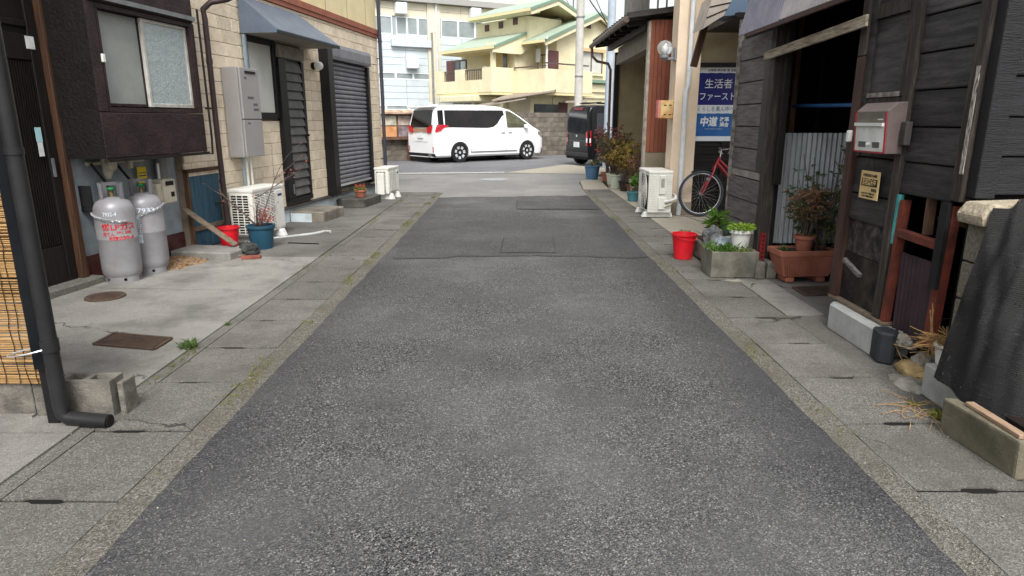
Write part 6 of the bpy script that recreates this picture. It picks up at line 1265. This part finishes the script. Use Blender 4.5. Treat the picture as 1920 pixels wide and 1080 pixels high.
# balcony A (left): parapet with two railed gaps
g_ = [(H_(832, 150, u=0).y, H_(853, 150, u=0).y), (H_(871, 150, u=0).y, H_(904, 150, u=0).y)]
zr = H_(838, 155, u=0).z; zr = zb0+(zb1-zb0)*.52
hp('parapet', yel, 0, .14, .0, vL, zb0, zr); ed = sorted([0, g_[1][1], g_[1][0], g_[0][1], g_[0][0], vL])
for a, b in ((ed[0], ed[1]), (ed[2], ed[3]), (ed[4], ed[5])): hp('parapet', yel, .0, .14, a, b, zr+.002, zb1)
for a, b in ((ed[1], ed[2]), (ed[3], ed[4])):
    n_ = 8
    for i in range(n_+1): hp('baluster', railm, .05, .08, a+(b-a)*i/n_-.012, a+(b-a)*i/n_+.012, zr+.002, zb1-.10)
    hp('rail', railm, .04, .09, a, b, zb1-.098, zb1-.04)
eU = 1.35; wV = 2.1
hp('parapet', yel, .142, eU, .0, .14, zb0, zb1); hp('parapet', yel, eU, eU+.14, -wV, -.002, zb0-.04, zb1-.12); hp('parapet', yel, eU+.142, eU+3.2, -wV, -wV+.14, zb0-.04, zb1-.12)
hp('rail', railm, eU+.03, eU+.09, -wV, .0, zb1-.02, zb1+.04); hp('rail', railm, eU, eU+3.0, -wV+.04, -wV+.1, zb1+.10, zb1+.16)
hp('balcony_floor', soff, .02, eU+1.6, .02, vL-.02, zb0-.12, zb0-.002); hp('balcony_floor', soff, eU+.02, eU+3.4, -wV+.02, 0, zb0-.16, zb0-.042)
hp('canopy', yel, -.25, 1.2, vL*.22, vL*.86, zb0-.42, zb0-.125, bev=.04)
# ground floor and upper walls set back
hp('ground_wall', yel, 1.3, 7, -1.2, vL-.3, 0, zb0-.125); hp('upper_wall', yel, 1.45, 7, .0, vL-.3, zb0+.0, 4.95); hp('upper_wall', yel, 2.9, 7.5, -1.0, -.002, zb0+.0, 4.9)
def hwin(u, v0, v1, z0, z1, shutter=None, name='window'):
    o = hp(name, wing, u-.03, u-.004, v0, v1, z0, z1); hp('frame', railm, u-.05, u-.031, v0-.03, v0+.03, z0, z1, o); hp('frame', railm, u-.05, u-.031, v1-.03, v1+.03, z0, z1, o); hp('frame', railm, u-.05, u-.031, (v0+v1)/2-.025, (v0+v1)/2+.025, z0, z1, o); hp('frame', railm, u-.05, u-.031, v0, v1, z1-.04, z1+.02, o)
    hp('curtain', M('curtain', (206, 214, 220), (180, 188, 194), 3, rough=.9, bump=0), u-.0305, u-.0302, v0+.06, (v0+v1)/2-.05, z0+.05, z1-.06, o)
    if shutter: hp('shutter', shut, u-.07, u-.004, *shutter, z0, z1+.03)
    return o
p_ = H_(852, 112, u=1.45); hwin(1.45, H_(875, 130, u=1.45).y, H_(852, 130, u=1.45).y, zb0+.3, H_(865, 113, u=1.45).z, (H_(851, 130, u=1.45).y, H_(839, 130, u=1.45).y))
# recessed loggia with arched posts
pA, pB = H_(895, 110, u=.9).y, H_(938, 110, u=.9).y
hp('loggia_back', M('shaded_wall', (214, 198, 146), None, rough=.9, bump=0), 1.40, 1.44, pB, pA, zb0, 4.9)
for px in (929,): hp('post', yel, .1, .28, .02, .20, zb1, 4.9); MB().prism([(.1, .2, 4.9), (.1, .62, 4.9), (.1, .36, 4.72), (.1, .2, 4.45)], (.18, 0, 0)).build('arch_spandrel', yel, yh)
hp('vent_window', wing, 1.35, 1.39, .5, .75, zb1, 4.55); hp('outdoor_unit', MATS['aircon_ivory'], .5, 1.0, .9, 1.2, zb1-.2, zb1+.12)
hwin(2.9, -.75, -.1, zb0+.2, 4.5); hp('laundry', pwhite, 2.5, 2.53, -.6, -.3, zb0+1.4, zb0+2.0)
hp('post', yel, eU+.0, eU+.14, -wV+.0, -wV+.14, zb1+.0, 5.0) if False else None
dpx = H_(1024, 100, v=-wV+.3); MB().tube([(eU+.3, -wV+.2, 5.05), (eU+.55, -wV+.45, 4.85), (eU+.6, -wV+.5, 4.7), (eU+.6, -wV+.5, zb1-.1)], .05, 8).build('downpipe', white, yh, smooth=True)
# front gable wing
gv = -wV+.75; gl0, ga, gr0 = H_(1022, 72, v=gv), H_(1115, 28, v=gv), None
gl1 = H_(1030, 72, v=gv); half = ga.x-gl0.x; zE = gl0.z; zA = ga.z
MB().prism([(gl1.x+.5, gv, zb0-.2), (ga.x+half, gv, zb0-.2), (ga.x+half, gv, zE), (ga.x, gv, zA-.15), (gl1.x+.5, gv, zE+.22)], (0, 6, 0)).build('gable_wing', yel, yh)
hp('ground_wing', yel, gl1.x+.4, ga.x+half, gv+.1, gv+6, 0, zb0-.202)
gx0, gx1 = H_(1087, 120, v=gv-.02).x, H_(1128, 120, v=gv-.02).x; gz0, gz1 = H_(1108, 137, v=gv-.02).z, H_(1108, 98, v=gv-.02).z
wf = hp('window', M('pale_curtain', (200, 200, 192), (184, 184, 176), 3, rough=.4, bump=0), gx0, gx1, gv-.03, gv-.004, gz0, gz1)
for x in (gx0, (gx0+gx1)/2, gx1): hp('frame', railm, x-.03, x+.03, gv-.06, gv-.031, gz0, gz1, wf)
hp('window_sill', yel, gx0-.1, gx1+.1, gv-.12, gv-.004, gz0-.12, gz0-.03); hp('window_box', M('tan_screen', (190, 170, 130), None, rough=.8), gx0-.15, gx1+.1, gv-.2, gv-.004, gz1+.0, gz1+.16)
a_ = H_(1104, 45, v=gv-.02); hp('gable_vent', shut, a_.x-.16, a_.x+.16, gv-.03, gv-.004, a_.z-.2, a_.z+.16)
gz = H_(1100, 152, v=gv-.1); hp('green_ledge', grd, H_(1063, 152, v=gv-.1).x, ga.x+half, gv-.3, gv-.004, gz.z-.07, gz.z+.07); hp('string_course', yel, gl1.x+.3, ga.x+half, gv-.1, gv-.004, gz.z-.5, gz.z-.15)
wx = H_(1035, 100, v=gv-.02).x; hp('balcony_door', shut, wx-.25, wx+.45, gv-.02, gv-.004, zb0, 4.6)
ov = .45; ve = gv-.45
def slope(name, pts, th=.10, edge=True):
    P = [Vector(p) for p in pts]; MB().prism(P, (0, 0, th)).build(name, grn, yh); MB().prism([p-Vector((0, 0, .05)) for p in P], (0, 0, .045)).build('roof_soffit', soff, yh)
    for i in range(4):
        a, b = P[i], P[(i+1) % 4]; MB().bar(a+Vector((0, 0, .02)), b+Vector((0, 0, .02)), .05, .12).build('roof_edge', soff if i == 0 else grd, yh)
sl = (zA-zE)/half
slope('roof_slope', [(gl0.x-ov, ve, zE-ov*sl), (gl0.x-ov, gv+3.4, zE-ov*sl), (ga.x, gv+3.4, zA), (ga.x, ve, zA)]); slope('roof_slope', [(ga.x+half+ov, ve, zE-ov*sl), (ga.x+half+ov, gv+3.4, zE-ov*sl), (ga.x, gv+3.4, zA), (ga.x, ve, zA)])
MB().prism([(gl0.x-ov, ve+.02, zE-ov*sl-.02), (ga.x, ve+.02, zA-.02), (ga.x, ve+.02, zA-.24), (gl0.x-ov+.1, ve+.02, zE-ov*sl-.18)], (0, .08, 0)).build('barge_board', yel, yh); MB().prism([(ga.x+half+ov, ve+.02, zE-ov*sl-.02), (ga.x, ve+.02, zA-.02), (ga.x, ve+.02, zA-.24), (ga.x+half+ov-.1, ve+.02, zE-ov*sl-.18)], (0, .08, 0)).build('barge_board', yel, yh)
# left wing roof: eave over balcony A, rising to the clerestory
e0, e1 = H_(926, 83, u=-.1), H_(826, 106, u=-.1); zEv = (e0.z+e1.z)/2; v0r, v1r = e0.y, e1.y
ue = 4.2; zR = H_(1012, 43, u=ue).z
slope('roof_slope', [(-.1, v0r, zEv), (-.1, v1r, zEv), (ue, v1r, zR), (ue, v0r, zR)]); MB().prism([(-.08, v0r+.03, zEv-.02), (-.08, v0r+.03, zEv-.2), (1.6, v0r+.03, zEv-.2), (ue, v0r+.03, zR-.22), (ue, v0r+.03, zR-.02)], (0, .1, 0)).build('barge_board', yel, yh); hp('eave_soffit', soff, -.02, 1.44, v0r+.05, v1r-.05, zEv-.09, zEv-.03)
uc = 1.9
cA, cB = H_(991, 50, u=uc), H_(893, 68, u=uc); cz0 = zEv+.3; cz1 = H_(940, 38, u=uc).z
hp('clerestory', yel, uc, uc+2.2, cA.y, cB.y, cz0, cz1)
for px, py in ((913, 53), (939, 47), (966, 40)): k = H_(px, py, u=uc-.02); hp('vent', shut, uc-.03, uc-.004, k.y-.16, k.y+.16, k.z-.15, k.z+.15)
rr0, rr1 = H_(986, 14, u=uc-.7), H_(876, 42, u=uc-.7); zc = (rr0.z+rr1.z)/2-.02
slope('roof_slope', [(uc-.7, rr0.y-.3, zc), (uc-.7, rr1.y, zc), (uc+1.1, rr1.y, zc+.62), (uc+1.1, rr0.y-.3, zc+.62)]); slope('roof_slope', [(uc+2.9, rr0.y-.3, zc), (uc+2.9, rr1.y, zc), (uc+1.1, rr1.y, zc+.62), (uc+1.1, rr0.y-.3, zc+.62)]); MB().prism([(uc-.68, rr0.y-.28, zc-.02), (uc+1.1, rr0.y-.28, zc+.6), (uc+1.1, rr0.y-.28, zc+.38), (uc-.6, rr0.y-.28, zc-.18)], (0, .08, 0)).build('barge_board', yel, yh); MB().prism([(uc+2.88, rr0.y-.28, zc-.02), (uc+1.1, rr0.y-.28, zc+.6), (uc+1.1, rr0.y-.28, zc+.38), (uc+2.8, rr0.y-.28, zc-.18)], (0, .08, 0)).build('barge_board', yel, yh)
hp('eave_soffit', yel, uc-.66, uc-.002, rr0.y-.2, rr1.y-.05, zc-.06, zc-.015); MB().tube([(uc+2.4, rr0.y, zc), (uc+2.4, rr0.y, zc+1.9)], .03, 6).build('aerial', railm, yh)
# ground floor openings and carport canopies
for px in (857, 878): k = H_(px, 198, u=1.28); hp('ground_window', wing, 1.24, 1.296, k.y-.45, k.y+.3, k.z-.5, k.z+.35)
hp('ground_post', yel, .9, 1.2, .3, .55, 0, zb0-.43); hp('ground_post', yel, .9, 1.2, 2.4, 2.65, 0, zb0-.43)
cpm = M('carport_sheet', (150, 138, 128), (132, 122, 114), 5, rough=.6)
def pcorner(px, py, Y): d = WY(px, py, Y)-C0; return Vector((d.dot(hu), d.dot(hv), WY(px, py, Y).z))
MB().prism([pcorner(922, 190, 30.0), pcorner(1040, 172, 30.3), pcorner(1046, 168, 32.5), pcorner(950, 180, 32.5)], (0, 0, .06)).build('carport_roof', cpm, yh); MB().prism([pcorner(880, 204, 29.4), pcorner(985, 186, 29.8), pcorner(990, 184, 31.0), pcorner(900, 197, 31.0)], (0, 0, .05)).build('carport_roof', cpm, yh)
k = H_(1000, 195, v=-.9); hp('ground_window', wing, 1.55, 3.1, -1.26, -1.204, .9, 2.2); hp('shutter', shut, 3.12, 3.75, -1.27, -1.204, .8, 2.3)
MB().prism([pcorner(1060, 193, 31), pcorner(1100, 193, 31.5), pcorner(1100, 189, 33), pcorner(1062, 189, 33)], (0, 0, .05)).build('carport_roof', cpm, yh)
# ================================================================== WHITE-BLUE OFFICE BUILDING
WBA = math.radians(27); bu = Vector((math.cos(WBA), math.sin(WBA), 0)); B0 = WY(815, 150, 37); B0.z = 0
ob_ = thing('office_building', 'pale blue panelled three storey building behind the yellow house', 'building', B0, WBA)
def BP(px, py): p = PL(px, py, B0.to_2d(), bu); return ((p-B0).dot(bu), p.z)
wbm = M('blue_white_panel', (194, 204, 210), (186, 196, 202), 2, rough=.6, bump=.05, rnd=.02, dirt=(176, 186, 192), dscale=1); beige = M('beige_panel', (212, 206, 188), (200, 194, 176), 2, rough=.7, bump=.05)
xl = -9; xr = 9; zt_ = BP(815, 8)[1]
MB().box(xl, xr, .03, 9, 0, zt_).build('core', M('panel_joint_grey', (150, 160, 166), None, rough=.8), ob_)
def bpan(name, mat, x0, x1, z0, z1, y0=-.02, y1=.03, parent=None): return MB().box(x0, x1, y0, y1, z0, z1).build(name, mat, parent or ob_)
zw = [BP(770, y)[1] for y in (32, 67)]; zw2 = [BP(770, y)[1] for y in (136, 150)]; zw3 = [BP(770, y)[1] for y in (197, 207)]
lv = [0, zw3[0]-.3 if False else zw3[1], zw3[0], None]
def rows(z0, z1, n, mat, x0, x1, m_):
    for i in range(n):
        for j in range(m_):
            a, b = x0+(x1-x0)*j/m_, x0+(x1-x0)*(j+1)/m_; bpan('wall_panel', mat, a+.008, b-.008, z0+(z1-z0)*i/n+.008, z0+(z1-z0)*(i+1)/n-.008)
for (xa, xb) in ((xl, -.35), (.35, xr)):
    m_ = 7
    rows(0, min(zw3), 2, wbm, xa, xb, m_); rows(max(zw3), min(zw2), 4, wbm, xa, xb, m_); rows(max(zw2), min(zw), 5, wbm, xa, xb, m_); rows(max(zw), zt_-.02, 2, beige, xa, xb, m_)
bpan('pilaster', beige, -.345, .345, 0, zt_, -.10); MB().tube([(.12, -.16, 0), (.12, -.16, zt_)], .06, 8).build('downpipe', M('pale_downpipe', (0, 0, 0)), ob_, smooth=True); MB().tube([(-.15, -.15, 0), (-.15, -.15, min(zw)+.2)], .06, 8).build('downpipe', M('grey_pvc', (0, 0, 0)), ob_, smooth=True)
bpan('roof_edge', M('roof_grey', (150, 150, 148), None, rough=.6), xl, xr, zt_, zt_+.28, -.35, 9); MB().box(3, 8, 2, 7, zt_+.28, zt_+2.2).build('roof_hut', beige, ob_)
ow = M('office_glass', (150, 160, 162), (126, 136, 138), 1, rough=.15, bump=0, spec=.4); fw_ = M('alu_frame', (222, 228, 232), None, rough=.4, bump=0)
def strip(x0, x1, z0, z1, n):
    z0, z1 = min(z0, z1), max(z0, z1)
    for i in range(n):
        a, b = x0+(x1-x0)*i/n, x0+(x1-x0)*(i+1)/n; o = bpan('window', ow, a+.04, b-.04, z0+.06, z1-.06, .0, .02); bpan('frame', fw_, a, a+.05, z0, z1, -.03, .02, o); bpan('frame', fw_, b-.05, b, z0, z1, -.03, .02, o); bpan('frame', fw_, a+.051, b-.051, z0, z0+.06, -.028, .02, o); bpan('frame', fw_, a+.051, b-.051, z1-.06, z1, -.028, .02, o)
xs_ = [BP(x, 45)[0] for x in (708, 740, 803)]
strip(xl+.1, BP(735, 45)[0], *zw, 5); strip(BP(742, 45)[0], BP(803, 50)[0], *zw, 3); strip(.42, 3.4, *zw, 3); strip(3.6, 8, *zw, 4)
strip(xl+.1, BP(807, 143)[0], *zw2, 9); strip(.5, 6, *zw2, 5); strip(xl+.1, BP(807, 200)[0], *zw3, 7)
for px, py in ((749, 17), (771, 119), (888, 27)):
    a, z = BP(px, py); MB().box(a-.3, a+.3, -.42, -.021, z-.28, z+.28).build('vent_hood', fw_, ob_, bevel=.08, seg=3)
a, z = BP(732, 78); b, _ = BP(806, 85); bpan('ledge', wbm, a, b, z-.22, z+.12, -.25, -.021)
# ================================================================== POLES AND WIRES
conc_p = M('pole_concrete', (186, 184, 178), (168, 166, 160), 4, rough=.85, bump=.1)
pb_ = WY(1084, 200, 28.6)
up_ = thing('utility_pole', 'pale concrete utility pole before the yellow house', 'utility pole', (pb_.x, pb_.y, 0)); MB().lathe([(.175, 0), (.15, 9.5), (0, 9.5)], n=18).build('shaft', conc_p, up_, smooth=True); MB().bar((-.9, 0, 8.8), (.9, 0, 8.8), .09, .09).build('crossarm', steelgrey, up_)
for z in (3.2, 5.5): MB().lathe([(.176, z), (.176, z+.06)], n=16).build('band', steelgrey, up_)
p2 = WY(1146, 60, 21.0); up2 = thing('steel_pole', 'slim pale blue-grey pole rising behind the garage roof', 'pole', (p2.x, p2.y, 0)); MB().lathe([(.13, 0), (.11, 9.5), (0, 9.5)], n=14).build('shaft', M('bluegrey_pole', (168, 180, 192), (150, 162, 174), 4, rough=.6), up2, smooth=True); MB().lathe([(.135, 1), (.135, 1.1)], n=14).build('band', steelgrey, up2)
wire = M('wire_black', (30, 30, 32), None, rough=.7, bump=0)
def cable(a, b, sag, r, lbl):
    a, b = Vector(a), Vector(b); tag(MB().tube([a.lerp(b, k/14)-Vector((0, 0, sag*4*(k/14)*(1-k/14))) for k in range(15)], r, 5).build('overhead_wire', wire), lbl, 'wire', 'overhead wires')
cable(WY(1102, -6, 27), WY(1146, 52, 21.2), .05, .022, 'thick black overhead wire running down to the slim pole'); cable(WY(1116, -6, 27), WY(1142, 52, 21.4), .03, .014, 'thin black overhead wire beside the thick wire'); cable(WY(1060, -4, 40), WY(1092, 40, 36), .1, .014, 'faint wire crossing the sky left of the slim pole'); cable((pb_.x, pb_.y, 8.7), (-20, 45, 9.5), .3, .015, 'high wire strung from the concrete pole towards the office building'); cable((pb_.x+.8, pb_.y, 8.8), (30, 30, 9), .3, .015, 'high wire strung from the concrete pole away to the right')
